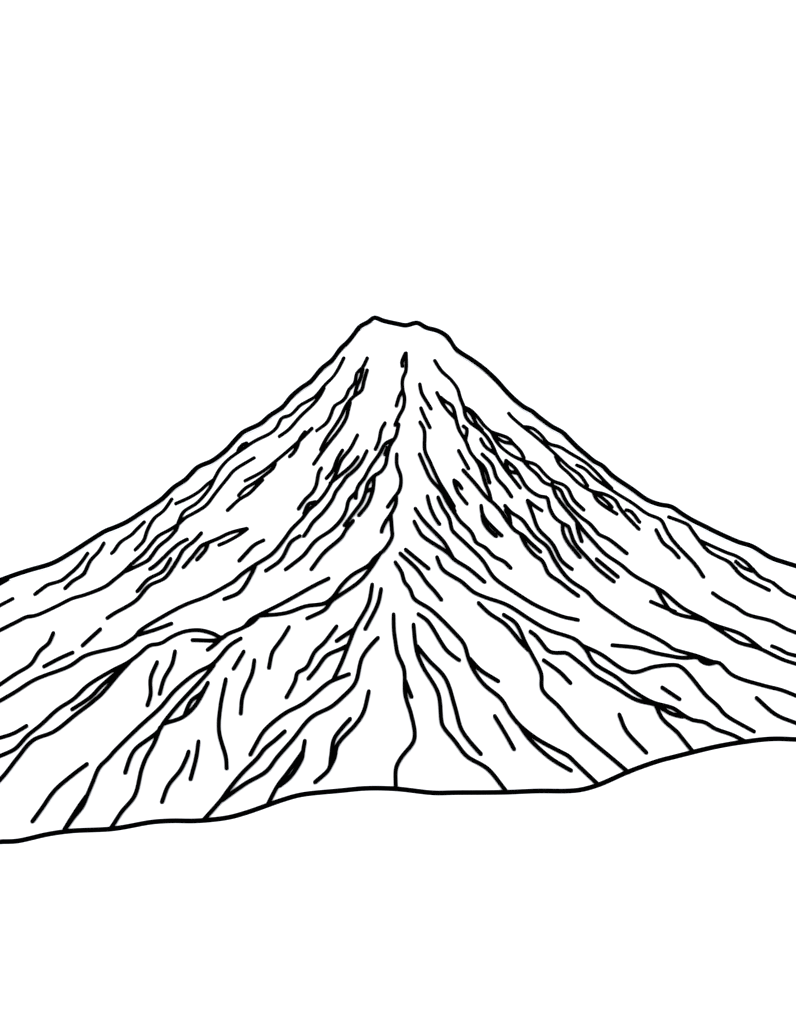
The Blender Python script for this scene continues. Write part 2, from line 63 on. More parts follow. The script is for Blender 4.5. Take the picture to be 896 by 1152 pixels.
488.8,4874.2 492.7,4861.2 496.6,4848.1 500.5,4835.7 504.4,4823.1 508.3,4811.1 512.2,4799.0 516.0,4787.3 519.9,4775.6 523.8,4764.2 527.6,4752.8
586.3,4607.2 591.8,4603.6 597.4,4600.2 602.9,4596.9 608.4,4593.9 613.9,4591.3 619.7,4589.0 625.5,4587.1 631.2,4585.4 636.9,4583.4 638.9,4582.7
735.9,5629.1 736.6,5606.6 736.2,5578.2 736.8,5556.7 727.0,5456.3 727.6,5432.3 729.3,5411.4 733.2,5396.4 738.1,5386.3 742.9,5376.6 746.9,5365.3 749.2,5356.8 752.3,5344.0 755.2,5330.7 756.1,5326.0
888.7,5814.9 895.9,5814.3 903.2,5813.4 910.6,5812.5 917.8,5811.7 924.8,5810.9 931.6,5810.3 938.6,5810.0 943.7,5809.7 951.0,5809.6 958.2,5809.9 965.5,5811.1 971.3,5813.4 980.1,5818.6 988.8,5822.9 994.2,5823.3 1000.7,5821.0 1006.7,5816.2 1012.2,5808.4 1015.5,5800.8 1018.3,5790.0 1020.0,5769.5 1021.1,5745.3 1022.6,5723.6 1002.8,5583.7 1003.3,5556.8 1005.7,5541.3 1008.9,5529.5 1012.9,5520.3 1018.5,5514.3 1024.8,5512.2 1031.2,5510.3 1037.1,5506.1 1023.9,5403.5 1025.9,5383.1 1027.2,5358.5 1023.9,5321.2 1018.5,5263.4 1019.3,5238.1 1021.7,5222.5 1024.8,5214.6 1028.4,5209.7 1034.2,5205.2 1040.1,5201.0 1042.0,5199.1 1086.1,5160.5
978.9,5736.4 968.3,5642.3 968.0,5609.3 969.3,5584.2 974.1,5573.4 980.6,5568.5 987.8,5565.8 992.4,5563.3
770.4,4859.2 774.2,4850.4 777.9,4841.6 781.8,4833.1 786.2,4824.8 790.5,4818.3 795.4,4812.0 800.5,4805.9 805.6,4799.7 810.4,4793.2 814.8,4785.9 818.5,4777.3 821.9,4768.0 825.4,4759.1 829.6,4751.2 833.1,4747.1 837.7,4743.9 843.2,4742.1 849.4,4741.2 856.0,4741.2 862.8,4741.5 867.4,4741.7 874.2,4741.9 880.6,4741.5 886.4,4740.3 891.4,4737.9 895.3,4734.7 898.7,4730.8 901.8,4726.2 906.1,4718.9 910.1,4711.6 914.2,4705.1 918.9,4700.1 922.5,4697.4 928.0,4694.5 933.6,4692.2 937.2,4690.4 982.1,4674.4
-718.2,4403.6 -723.1,4399.4 -728.1,4395.4 -733.0,4391.5 -738.0,4387.5 -743.0,4383.0 -747.4,4378.8 -751.9,4374.0 -756.4,4369.2 -760.9,4364.2 -765.4,4359.3 -769.9,4354.4 -771.3,4352.9
-740.7,4001.3 -744.4,3996.1 -748.1,3990.5 -751.8,3985.0 -755.5,3979.9 -759.4,3975.7 -763.8,3972.8 -768.8,3971.2 -774.0,3970.9 -779.4,3971.2 -784.8,3971.5 -786.6,3971.5 -828.8,3975.1
-507.5,4206.7 -507.8,4191.8 -508.3,4177.3 -508.9,4163.1 -509.4,4149.1 -509.6,4135.1 -509.4,4121.2 -508.5,4106.6 -506.8,4090.7 -504.5,4074.7 -502.0,4059.4 -499.8,4044.8 -498.1,4031.3 -497.2,4017.6 -497.0,4004.4 -497.1,3991.7 -497.2,3979.0 -497.1,3974.6
-475.0,4249.5 -474.1,4232.2 -473.2,4215.5 -472.4,4199.3 -472.0,4183.6 -472.2,4169.2 -473.1,4156.7 -474.5,4144.5 -476.0,4132.4 -477.6,4120.4 -478.9,4108.4 -479.7,4096.4 -480.0,4083.7 -480.0,4071.0 -479.8,4058.3 -479.5,4045.6 -479.2,4033.0 -479.1,4024.6
-449.7,3855.0 -444.8,3856.7 -439.8,3857.9 -434.7,3859.2 -429.6,3860.8 -424.8,3863.1 -420.3,3866.3 -416.3,3870.7 -412.6,3876.5 -409.2,3882.9 -406.1,3890.2 -403.3,3898.4 -400.6,3907.4 -398.1,3917.4 -396.0,3927.1 -394.3,3937.3 -392.8,3948.5 -391.4,3960.6 -390.1,3973.4 -389.0,3986.8 -387.8,4000.4 -386.6,4014.2 -385.4,4027.8 -384.1,4040.9
-387.2,4015.9 -388.8,4002.9 -390.7,3990.3 -393.5,3981.5 -397.2,3975.4 -401.3,3969.5 -405.3,3962.6 -408.3,3953.4 -409.9,3942.7 -411.0,3930.1 -411.6,3916.5 -412.1,3902.6 -412.6,3888.8 -413.2,3875.9
-323.7,4184.1 -325.6,4171.3 -327.6,4158.4 -329.5,4145.5 -331.4,4132.6 -333.3,4119.7 -335.2,4106.8 -337.1,4094.0
-296.6,4122.3 -296.4,4108.3 -296.0,4094.8 -295.7,4081.4 -295.8,4067.7 -296.1,4058.2 -296.8,4047.4 -297.9,4036.2 -299.3,4024.5 -300.9,4012.7 -301.9,4004.8 -302.9,3996.8 -304.4,3985.1 -305.6,3973.6 -306.5,3962.5 -307.0,3951.4 -307.0,3939.7 -306.7,3928.2 -306.2,3916.8 -305.5,3905.5 -304.9,3894.2 -304.3,3882.8 -304.2,3878.9
14.3,3959.6 16.4,3945.9 18.4,3932.6 20.4,3919.6 22.4,3906.8 24.4,3894.3 26.3,3882.0
147.9,4096.3 151.3,4087.3 154.6,4077.9 157.9,4068.6 161.3,4059.4 165.2,4050.3 169.0,4042.7 172.8,4035.7 176.9,4028.9 181.2,4022.0 185.6,4015.0 190.1,4008.0 194.4,4000.8 198.7,3993.5 200.1,3991.1
184.3,3817.9 186.4,3806.9 188.6,3795.9 190.7,3785.0 192.8,3774.2 194.9,3763.5 196.9,3753.0 198.9,3742.7 200.8,3732.2 202.8,3721.3 204.7,3710.6 206.5,3700.1 208.3,3689.7 210.0,3679.3 211.8,3669.0
429.7,3893.7 430.3,3881.8 430.7,3869.9 431.0,3858.0 431.5,3846.2 432.3,3834.4 433.6,3822.8 435.1,3813.1 436.9,3804.5 438.9,3795.8 441.2,3787.3 443.6,3778.7 446.2,3770.2 448.8,3761.7 451.5,3753.2 454.1,3744.7 456.7,3736.3 459.1,3727.9 459.8,3725.1
534.8,4050.1 538.5,4041.9 542.1,4033.8 545.7,4025.8 549.3,4017.8 552.9,4009.9 556.5,4002.1 560.1,3994.3 561.2,3991.8
849.2,4527.8 854.9,4527.0 860.7,4526.2 866.0,4524.5 870.6,4520.0 874.0,4510.4 877.1,4506.3 882.4,4506.4 889.0,4509.1 895.8,4511.9 900.0,4512.8 948.1,4511.3
738.1,4123.0 740.6,4114.7 743.1,4105.9 745.4,4096.9 747.7,4087.9 750.1,4079.1 752.5,4070.6 755.0,4062.6 757.8,4055.3 760.7,4048.8 764.0,4043.2 767.9,4038.5 772.0,4034.7 776.4,4031.8 780.9,4029.4 785.4,4027.3 790.0,4025.2 794.5,4022.9 797.4,4021.1 833.7,4000.1
-573.8,3714.9 -576.6,3708.5 -579.4,3702.4 -582.1,3696.2 -585.0,3689.4 -587.0,3684.5 -589.5,3677.8 -592.0,3671.4 -594.6,3664.7 -597.4,3657.6 -600.2,3650.3 -602.9,3642.8 -604.7,3637.6 -607.3,3629.7 -609.6,3621.8 -611.7,3613.7 -613.5,3605.6 -615.1,3596.2 -616.4,3586.3 -617.5,3576.2 -618.3,3565.9 -619.1,3555.6 -619.8,3545.5 -620.5,3535.7 -621.3,3526.3 -622.2,3516.1 -623.2,3506.4 -624.1,3496.9 -625.0,3487.5 -625.9,3478.2 -626.8,3468.8
-549.4,3556.6 -550.7,3546.8 -552.0,3537.1 -553.2,3527.3 -554.4,3517.4 -555.4,3507.5 -556.3,3497.8 -557.2,3487.9 -558.0,3477.9 -558.8,3468.0 -559.5,3458.4 -560.3,3448.0 -560.9,3437.7 -561.5,3427.5 -562.1,3417.3 -562.3,3413.8
509.4,3954.9 510.0,3942.5 510.4,3930.1 510.9,3917.8 511.8,3905.8 512.8,3898.1 514.6,3888.3 517.0,3879.5 519.8,3870.7 521.9,3865.0 524.0,3859.4 527.1,3851.3 530.0,3843.6 532.4,3836.5 534.5,3828.7 536.3,3819.7 537.9,3810.7 539.6,3802.1 541.3,3793.6 543.1,3784.5 545.0,3775.0 546.9,3765.5 548.7,3756.1 549.3,3753.1
45.3,5137.2 49.0,5125.5 52.5,5113.4 56.2,5101.2 60.0,5088.4 64.1,5075.7 68.5,5062.4 73.1,5048.6 77.9,5033.3 82.7,5016.6 87.4,4998.1 91.8,4979.1 96.3,4959.1 100.8,4937.5 105.2,4915.0 109.3,4891.7 113.2,4868.3 116.3,4846.5 119.2,4824.6 122.0,4802.7 124.5,4780.9 127.1,4759.5 129.6,4738.6 132.2,4718.3
-234.8,4288.6 -237.1,4275.3 -239.4,4261.9 -241.7,4248.9 -244.0,4236.8 -245.8,4228.0 -248.6,4215.7 -251.4,4203.7 -254.1,4192.3 -256.9,4181.7 -259.6,4170.5 -261.6,4157.8 -262.5,4146.3 -263.1,4133.6 -263.3,4120.3 -263.3,4106.9 -263.4,4093.7 -263.7,4081.0
-655.8,4033.8 -652.3,4039.8 -648.5,4045.7 -644.8,4051.5 -640.9,4057.4 -637.2,4063.3 -633.7,4069.4 -630.4,4075.6 -627.5,4082.1 -624.7,4089.7 -622.1,4099.5 -620.1,4109.7 -618.2,4120.1 -616.0,4130.4 -613.5,4139.5 -610.8,4148.2 -607.9,4157.0 -604.8,4165.9 -601.8,4174.5 -598.8,4182.9 -596.0,4190.9 -593.7,4197.5 -590.4,4206.7 -587.2,4215.6 -584.0,4224.9 -581.0,4234.2 -578.1,4243.6 -575.1,4253.3 -572.2,4263.2 -569.2,4273.1 -568.2,4276.4
-184.7,5359.5 -178.8,5361.6 -172.9,5364.0 -167.0,5367.1 -161.2,5371.2 -155.6,5376.6 -150.0,5382.3 -144.3,5388.4 -138.8,5395.6 -133.5,5402.9 -128.7,5410.7 -123.9,5419.7 -119.6,5428.8 -115.5,5438.0 -111.3,5447.2
312.3,5021.2 313.9,4999.6 315.4,4977.5 317.0,4955.2 319.2,4933.1 321.8,4914.0 324.8,4894.8 328.1,4876.4 331.5,4859.3 334.9,4844.2 338.0,4834.0 342.9,4822.0 347.5,4809.4 350.8,4792.7 352.5,4773.5 353.4,4752.0 354.0,4737.6 354.8,4724.0 356.7,4705.9 359.9,4691.6 364.2,4679.4 369.0,4668.6 373.9,4658.3 378.5,4648.0 382.6,4636.9 386.5,4625.9 390.3,4615.1 394.1,4604.4 398.2,4593.9 402.5,4583.5 406.9,4573.2 411.2,4563.1 414.1,4556.3
-676.1,4521.8 -679.2,4511.2 -681.3,4503.9 -683.6,4496.4 -685.8,4489.0 -688.0,4481.6 -690.2,4474.6 -693.3,4464.8 -695.9,4456.0 -698.1,4449.0 -700.3,4441.4 -701.9,4435.6
467.3,5812.9 469.3,5797.5 471.1,5782.2 473.6,5768.5 477.3,5759.3 482.6,5755.4 488.7,5753.9 495.1,5752.6 499.2,5750.7 504.0,5746.1 508.8,5740.4 513.6,5734.4 518.6,5729.0 524.1,5725.2 530.1,5723.0 536.6,5721.7 543.4,5721.6 550.6,5723.0 558.0,5726.0 565.9,5731.4 575.1,5744.7 585.8,5770.4 595.0,5781.8 603.7,5789.5 612.0,5795.8 620.7,5803.9 628.8,5810.1 635.6,5809.3 640.3,5797.6 642.3,5776.2 643.9,5756.8 641.9,5706.4 642.2,5684.6 644.0,5670.7 646.6,5657.5 649.7,5644.7 653.3,5632.6 657.2,5621.4 661.4,5610.9 665.7,5600.5 669.9,5589.7 665.7,5509.8 668.7,5491.7 669.7,5486.6
-87.0,5468.3 -90.2,5459.1 -93.3,5449.6 -96.4,5440.3 -99.7,5430.8 -103.2,5422.4 -107.5,5413.5 -112.5,5405.1 -117.7,5396.7 -122.9,5388.8 -128.4,5381.1 -134.2,5373.8 -139.6,5366.4 -144.2,5357.4 -147.9,5347.3 -151.5,5336.3 -155.5,5325.5 -158.6,5318.0 -161.7,5310.6 -166.2,5299.1 -169.6,5286.7 -171.5,5272.9 -173.0,5263.0 -175.9,5250.6 -179.1,5239.1 -182.9,5226.9 -187.0,5214.5 -189.8,5206.3 -194.1,5194.7 -198.2,5184.0 -202.8,5173.7 -207.8,5164.0 -212.7,5154.8 -217.3,5145.8 -221.4,5136.7 -225.2,5124.9 -228.3,5111.5 -231.1,5097.6 -234.3,5082.9 -237.6,5067.4 -240.7,5050.4
-745.5,3645.4 -734.1,3719.2 -732.6,3728.3 -731.2,3737.7 -730.1,3745.3 -729.3,3753.4 -728.4,3762.7 -727.4,3772.9 -726.5,3783.7 -725.5,3794.8 -724.8,3802.3 -723.6,3813.3 -722.3,3823.7 -721.1,3833.9 -720.0,3844.5 -718.9,3855.3 -717.7,3866.0 -716.3,3876.3 -714.6,3886.0 -712.5,3894.7 -710.0,3902.1 -706.8,3907.9 -703.0,3911.7 -698.6,3914.1 -693.8,3915.4 -688.9,3916.5 -684.0,3917.7 -679.3,3919.8 -674.9,3923.2 -671.3,3927.8 -668.0,3933.3 -664.8,3939.6 -661.8,3946.5 -658.8,3953.9 -655.8,3961.6 -652.9,3969.5 -650.1,3977.3 -647.3,3984.8 -644.5,3992.0 -641.7,3998.5 -639.4,4003.5 -636.0,4010.7 -632.6,4017.6 -629.4,4024.3 -626.2,4030.9 -623.1,4037.5 -620.2,4044.2 -617.2,4051.8 -614.2,4059.4 -611.4,4066.9 -608.7,4075.0 -606.1,4083.9 -603.8,4093.1 -601.6,4103.2 -599.5,4114.1 -597.4,4125.4 -595.5,4136.8 -593.7,4147.6 -592.0,4157.4 -589.9,4169.3 -588.1,4181.1 -585.8,4193.7 -583.8,4203.8 -581.5,4214.9 -579.1,4226.5 -576.5,4238.5 -574.0,4250.5 -573.2,4254.4
-671.7,4595.7 -667.9,4604.8 -663.9,4613.7 -660.6,4620.7 -657.2,4626.2 -653.2,4631.9 -648.7,4637.9 -643.9,4644.4 -638.9,4651.2 -635.7,4656.2 -632.4,4661.4 -627.8,4669.8 -623.6,4678.8 -620.1,4688.7 -616.9,4701.1 -614.5,4715.9 -612.6,4732.6 -611.1,4751.3 -609.9,4772.8 -609.0,4798.1 -608.1,4825.2 -605.6,4844.4 -600.8,4851.9 -594.8,4851.9 -588.4,4849.2 -582.3,4848.9 -577.2,4855.0 -573.7,4871.2 -572.0,4894.2 -570.7,4920.1 -569.7,4946.8 -569.2,4977.2 -572.1,5036.4 -575.3,5096.6 -574.5,5120.7 -573.2,5138.6 -572.1,5152.2 -571.0,5171.4 -570.1,5190.7 -569.3,5212.7 -569.7,5253.0 -569.5,5299.7 -565.1,5313.0 -559.9,5322.7 -554.8,5331.3 -550.3,5340.9 -546.1,5350.9 -542.1,5360.5 -538.1,5369.6 -535.4,5375.3
125.0,5704.0 131.1,5701.4 137.3,5698.3 143.9,5696.1 149.3,5696.8 156.1,5695.4 160.2,5687.6 162.0,5679.9 163.6,5672.1 165.0,5659.9 165.7,5650.9 166.6,5641.9 168.1,5630.4 169.6,5619.2 171.3,5607.6 173.3,5596.3 176.0,5586.6 179.3,5578.0 183.1,5570.9 187.0,5563.5 190.6,5555.9 193.7,5546.6 196.3,5535.6 198.7,5524.2 201.2,5513.3 204.1,5504.3 208.4,5497.9 213.1,5492.9 217.5,5487.0 221.5,5478.9 225.2,5469.7 227.5,5461.9 229.8,5450.3 231.6,5437.1 233.0,5421.0 233.9,5409.1 234.7,5396.5 236.0,5377.8 237.3,5360.5 239.3,5341.7 240.9,5329.5 243.3,5312.3 245.1,5294.6 246.2,5275.4 246.8,5256.9 247.5,5239.4
66.2,5633.2 69.1,5622.9 72.0,5612.1 74.1,5604.8 77.2,5595.1 80.5,5585.7 83.9,5576.1 87.4,5566.6 90.8,5557.1
534.9,5874.4 543.0,5880.8 551.2,5888.2 559.4,5893.3 565.2,5893.4 570.9,5890.6 576.4,5886.3 580.1,5883.3 585.8,5879.7 592.0,5878.1 598.8,5878.1 605.7,5879.0 612.8,5880.1 620.0,5880.8 626.5,5881.1 633.0,5881.2 639.7,5881.5 646.6,5881.6 653.8,5881.4 660.2,5881.3 667.1,5881.2 674.2,5880.7 681.3,5879.9 688.3,5878.4 695.0,5875.9 701.4,5872.4 707.5,5867.3 713.1,5860.7 718.6,5853.4 724.0,5845.9 729.5,5839.2 735.3,5834.1 742.1,5832.0 750.1,5834.2 758.6,5838.1 766.7,5841.1 773.6,5841.1 778.6,5835.8 781.4,5820.7 781.6,5797.9 780.7,5769.8 775.8,5709.1 776.5,5687.5 775.9,5655.3 775.1,5620.2 776.4,5597.9 777.1,5570.5 778.5,5548.0 781.3,5533.0 784.5,5519.5 776.3,5425.8 776.5,5391.8 777.5,5364.2 780.3,5347.7 783.6,5334.2 786.9,5321.8 790.1,5309.4 792.8,5296.3 794.7,5279.1 780.6,5159.4 775.7,5101.9 775.0,5073.8 775.1,5051.8 775.7,5031.5
-423.0,5767.3 -430.3,5771.6 -438.4,5780.6 -443.8,5786.2 -449.2,5789.8 -454.4,5792.2 -461.9,5794.3 -469.0,5795.6 -475.5,5796.2 -481.2,5795.8 -486.6,5793.7 -491.5,5789.0 -495.3,5782.8 -499.3,5775.8 -503.5,5769.4 -507.6,5762.1 -511.9,5752.7 -516.0,5740.1 -518.7,5731.8 -521.6,5724.7 -525.8,5715.4 -529.9,5707.1 -533.9,5697.5 -537.4,5686.5 -540.9,5675.3 -544.6,5665.9 -548.7,5658.8 -553.7,5653.6 -559.7,5650.2 -566.1,5648.2 -572.7,5647.2 -579.3,5646.4 -586.0,5645.4 -593.0,5645.9 -600.0,5647.3 -606.5,5647.6 -612.1,5642.0 -616.6,5629.6 -621.0,5619.3 -626.4,5612.2 -632.3,5607.1 -638.7,5603.1 -643.1,5600.6 -647.7,5598.2 -654.2,5596.3 -661.4,5595.5 -668.6,5595.1 -675.1,5593.1 -680.5,5587.7 -684.9,5578.6 -688.5,5568.1 -692.2,5557.2 -695.4,5546.1 -697.9,5530.4 -697.3,5488.1 -699.7,5467.6 -703.2,5455.4 -707.3,5445.5 -711.6,5435.8 -716.0,5426.1 -720.3,5416.1 -724.1,5405.1 -712.7,5281.8 -713.9,5254.5 -714.0,5220.4 -711.8,5169.6 -712.9,5140.7 -715.1,5117.1 -717.4,5093.2 -718.9,5064.8 -720.5,5037.6 -723.1,5017.6 -725.9,5001.8 -729.4,4989.0 -732.5,4981.7 -737.0,4974.0 -741.7,4968.1 -747.0,4962.7 -752.8,4957.7 -756.8,4954.8 -760.9,4952.0 -767.1,4948.8 -773.2,4946.5 -779.0,4944.9 -784.9,4944.4 -792.3,4948.1 -800.2,4958.3 -809.5,4977.1 -817.6,4986.0 -823.1,4985.1 -828.0,4980.2 -832.7,4973.5 -837.2,4965.5 -842.0,4957.8 -847.2,4951.7 -852.4,4947.1 -857.7,4942.5 -863.2,4937.4 -866.9,4933.9 -870.7,4930.7 -874.6,4927.7 -880.3,4924.0 -885.9,4921.2 -891.4,4919.7 -896.6,4919.8 -901.9,4921.9 -909.4,4927.5 -916.4,4931.6 -922.6,4930.9 -927.6,4926.0 -932.3,4919.0 -937.1,4911.2 -940.6,4906.2 -945.0,4900.6 -949.6,4894.7 -954.5,4888.7 -959.4,4882.5 -964.4,4876.3 -969.4,4870.3 -972.6,4866.4 -1010.9,4821.4
178.8,4407.8 182.6,4396.6 186.2,4385.4 189.9,4374.5 193.7,4363.7 197.9,4353.3 202.0,4344.3 206.3,4336.6 210.8,4329.3 215.5,4322.1 220.2,4314.8 224.9,4307.0 229.3,4298.5 233.3,4289.2 236.8,4279.4 240.2,4268.5 243.6,4257.0 245.8,4249.1 248.0,4241.2 251.1,4229.5 254.0,4218.3 256.8,4207.9 259.4,4198.8 262.4,4189.6 265.9,4179.7 269.1,4171.3 272.3,4162.7
-399.3,4560.7 -394.9,4564.8 -391.1,4568.9 -386.5,4573.4 -381.2,4578.7 -375.7,4585.8 -372.1,4591.9 -369.0,4599.1 -365.6,4611.1 -362.7,4625.4 -360.2,4642.3 -358.6,4654.8 -357.2,4668.0 -355.9,4681.9 -354.7,4696.1 -353.2,4717.7 -351.9,4738.3 -350.5,4759.3 -349.4,4783.2 -348.5,4804.6 -347.6,4825.5
-196.8,5404.3 -192.1,5410.0 -187.2,5415.1 -182.7,5421.0 -179.1,5428.7 -176.6,5438.7 -174.7,5449.9 -172.7,5461.0 -170.0,5471.1 -167.6,5477.8 -165.0,5484.2 -161.3,5492.4 -157.5,5499.8 -156.0,5502.4
24.3,5822.2 24.3,5812.9 24.5,5803.3 24.7,5793.7 24.8,5784.3 24.6,5775.3 24.0,5766.8 22.5,5758.0 19.1,5748.4 15.5,5739.7 13.4,5731.4 12.6,5721.7 12.6,5714.6 12.8,5707.3 13.4,5696.7 14.9,5685.3 17.5,5674.5 19.1,5663.3 19.1,5652.1 18.3,5640.0 16.8,5627.8 14.4,5617.0 10.8,5607.7 6.5,5599.1 2.5,5590.1 -0.9,5580.1 -4.1,5569.9 -7.2,5559.6 -8.3,5556.3
220.1,5217.7 220.2,5206.8 220.3,5195.8 220.6,5184.8 221.6,5173.9 224.0,5158.3 226.2,5147.2 229.7,5133.2 233.7,5120.0 236.7,5110.4 239.9,5101.0 243.0,5091.1 247.5,5077.1 251.8,5062.8 255.0,5052.6 259.5,5037.9 264.0,5022.7
813.7,5926.0 821.5,5926.4 829.7,5927.7 837.9,5930.1 846.0,5933.9 853.4,5938.0 862.5,5943.3 868.6,5946.5 875.5,5945.6 878.4,5933.2 880.1,5914.5 881.8,5899.1 882.8,5875.2 883.0,5855.1 883.9,5838.8 885.3,5825.5 886.7,5813.0 888.7,5794.1 890.2,5772.8 892.0,5752.8 884.2,5670.4 886.8,5653.3 890.9,5641.8 896.2,5634.2 902.0,5629.1 908.1,5624.7 914.0,5618.8 920.5,5615.3 927.1,5612.0 932.9,5604.1 935.9,5594.4 938.6,5580.0 940.8,5564.9 942.7,5548.1 929.3,5441.7 919.5,5355.0 918.6,5328.8 913.6,5277.3 915.7,5258.3 919.2,5247.6 923.5,5239.3 928.3,5231.8 933.5,5225.3 938.9,5219.2 944.5,5213.3 950.1,5207.6 955.8,5202.1 961.3,5196.4 966.7,5190.6 970.1,5186.6
-469.3,5184.8 -462.9,5185.5 -456.4,5185.4 -449.8,5184.9 -443.4,5185.4 -436.9,5185.2 -430.2,5184.5 -423.8,5184.8 -417.9,5187.6 -412.3,5194.1 -407.1,5202.0 -402.1,5210.0 -398.5,5214.4
-372.3,3750.8 -371.7,3738.7 -371.0,3726.6 -370.3,3714.5 -369.6,3702.2 -369.0,3689.5 -368.6,3676.4 -368.3,3664.8 -368.1,3652.9 -368.0,3640.7 -368.0,3628.2 -368.0,3615.7 -367.9,3603.1 -367.9,3590.5 -367.8,3578.2 -367.8,3574.2
-212.9,3777.5 -216.4,3769.9 -219.8,3762.4 -223.2,3754.9 -226.7,3747.4 -230.3,3740.4 -233.9,3733.7 -237.7,3727.0 -241.4,3720.2 -244.7,3713.2 -247.7,3705.5 -250.1,3696.5 -252.2,3687.3 -254.7,3677.6 -257.2,3669.6 -259.8,3662.6 -262.6,3655.2 -265.5,3647.5 -268.6,3639.4 -271.7,3631.1 -274.7,3622.6 -277.5,3613.9 -280.1,3605.2 -282.7,3595.6 -285.2,3585.5 -286.9,3578.6 -288.5,3571.4 -290.7,3560.5 -292.9,3549.7 -294.9,3539.4 -296.7,3529.7 -298.5,3519.6 -300.2,3508.8 -301.7,3498.8 -303.5,3487.9 -305.3,3478.4 -307.0,3469.8 -309.0,3460.7 -311.1,3451.1 -313.3,3441.3 -315.6,3431.3 -317.9,3421.3 -320.2,3411.3 -322.4,3401.6 -324.6,3392.1 -325.3,3389.0
478.2,5276.7 477.8,5261.1 477.5,5246.6 477.7,5232.0 478.3,5217.0 478.9,5198.6 479.0,5181.8 478.0,5153.9 475.9,5114.7
-536.7,4950.5 -535.0,4976.4 -533.2,5002.1 -531.7,5030.8 -532.0,5077.1 -535.5,5154.7 -533.6,5181.2 -531.9,5196.0 -530.1,5209.5 -528.2,5221.6 -525.2,5236.5 -522.1,5247.1 -518.0,5253.6 -513.0,5257.5 -507.8,5261.4 -501.2,5265.2 -496.4,5267.5 -491.4,5269.2 -486.4,5270.6 -481.7,5271.6 -475.1,5272.8 -470.5,5274.2 -464.2,5276.0 -457.9,5276.7 -451.1,5275.4 -444.4,5273.2 -437.4,5270.6 -430.3,5267.8 -423.0,5264.0 -415.1,5257.1 -406.5,5241.8 -400.4,5225.2
-42.5,4220.0 -46.3,4210.1 -50.1,4200.1 -54.1,4188.1 -57.2,4178.1 -60.5,4167.3 -63.9,4155.6 -67.2,4143.1 -70.4,4129.8 -72.3,4120.5 -74.0,4110.9 -75.6,4098.2 -76.9,4084.3 -77.9,4069.5 -78.7,4054.1 -79.4,4038.7 -80.2,4023.4 -81.1,4008.7 -82.4,3994.9 -83.9,3982.3 -86.1,3970.8 -88.9,3959.6 -92.1,3949.2 -95.6,3939.6 -99.2,3930.7 -102.9,3922.3 -106.4,3914.4 -109.8,3906.9 -113.4,3898.4 -116.9,3890.3 -120.4,3882.9 -124.1,3875.8 -128.4,3868.8 -132.2,3863.7 -136.4,3859.3 -141.0,3855.2 -145.8,3851.1 -150.6,3846.8 -155.4,3842.1 -160.0,3836.6 -164.3,3830.1 -167.9,3823.1 -171.0,3815.6 -174.1,3807.2 -177.0,3798.3 -179.8,3788.9 -182.6,3779.3 -185.2,3769.6 -187.8,3759.9 -190.4,3750.5 -193.0,3741.5 -195.6,3733.1 -198.5,3724.4 -201.5,3715.7 -204.5,3707.2 -207.5,3698.9 -210.4,3690.9 -213.2,3682.9 -216.0,3675.1 -218.6,3667.4 -221.2,3659.2 -223.7,3650.2 -225.9,3641.0 -228.1,3632.0 -230.4,3623.3 -233.0,3615.0 -236.1,3607.4 -239.2,3601.6 -242.7,3596.3 -246.6,3591.4 -250.6,3586.6 -254.7,3581.9 -258.7,3577.0 -262.7,3571.7 -266.5,3565.7 -270.1,3559.0 -273.6,3551.7 -277.3,3543.9 -279.6,3538.5 -282.0,3533.1 -285.4,3525.0 -288.6,3517.1 -291.5,3509.8 -294.1,3503.3 -296.9,3496.3 -299.9,3488.3 -302.7,3480.8
-385.5,3703.4 -385.6,3694.6 -385.6,3685.8 -385.9,3676.0 -386.5,3665.5 -387.2,3653.8 -388.1,3641.4 -388.8,3633.0 -389.7,3624.7 -390.7,3616.6 -392.2,3606.7 -394.2,3597.1 -396.4,3587.7 -398.7,3578.2 -400.9,3568.7 -402.7,3559.0 -404.1,3549.0 -405.0,3537.9 -405.5,3526.4 -405.7,3514.7 -405.8,3502.8 -405.9,3490.9 -406.0,3479.1 -406.1,3475.2
-306.5,4389.9 -300.0,4385.6 -293.5,4381.3 -286.9,4377.5 -280.5,4374.2 -274.3,4371.8 -268.5,4370.2 -263.2,4369.5 -258.8,4369.5 -253.0,4370.1 -247.4,4371.7 -241.2,4374.6 -236.4,4378.0 -231.3,4382.5 -226.0,4387.7 -220.5,4393.2 -214.9,4398.5 -209.3,4403.2 -203.8,4406.9 -197.9,4409.1 -191.7,4410.2 -185.4,4410.6 -179.2,4411.2 -173.4,4412.5 -168.0,4415.1 -162.9,4420.3 -157.8,4428.3 -153.3,4438.1 -149.2,4449.6 -145.2,4462.3 -141.8,4476.4 -138.7,4492.3 -135.7,4509.0 -132.4,4525.7 -128.8,4541.0 -125.3,4555.2 -121.6,4569.0 -117.6,4582.6 -113.3,4595.8 -108.6,4608.7 -103.9,4619.0 -98.6,4628.9 -92.8,4638.4 -88.8,4644.6 -84.9,4650.7 -79.2,4659.9 -74.0,4669.3 -69.6,4678.8 -65.3,4692.4 -61.9,4708.2 -58.5,4724.8 -54.3,4739.7 -49.7,4753.7 -44.6,4768.8 -39.5,4785.5 -34.8,4804.7 -30.7,4826.0 -26.6,4850.8 -24.0,4868.9 -21.5,4887.6 -18.2,4915.3 -15.7,4940.1 -14.2,4963.5 -14.5,4987.4 -15.5,5012.3 -15.9,5030.5 -16.5,5049.9 -17.1,5069.8 -17.8,5089.6 -18.5,5109.1 -19.1,5127.6
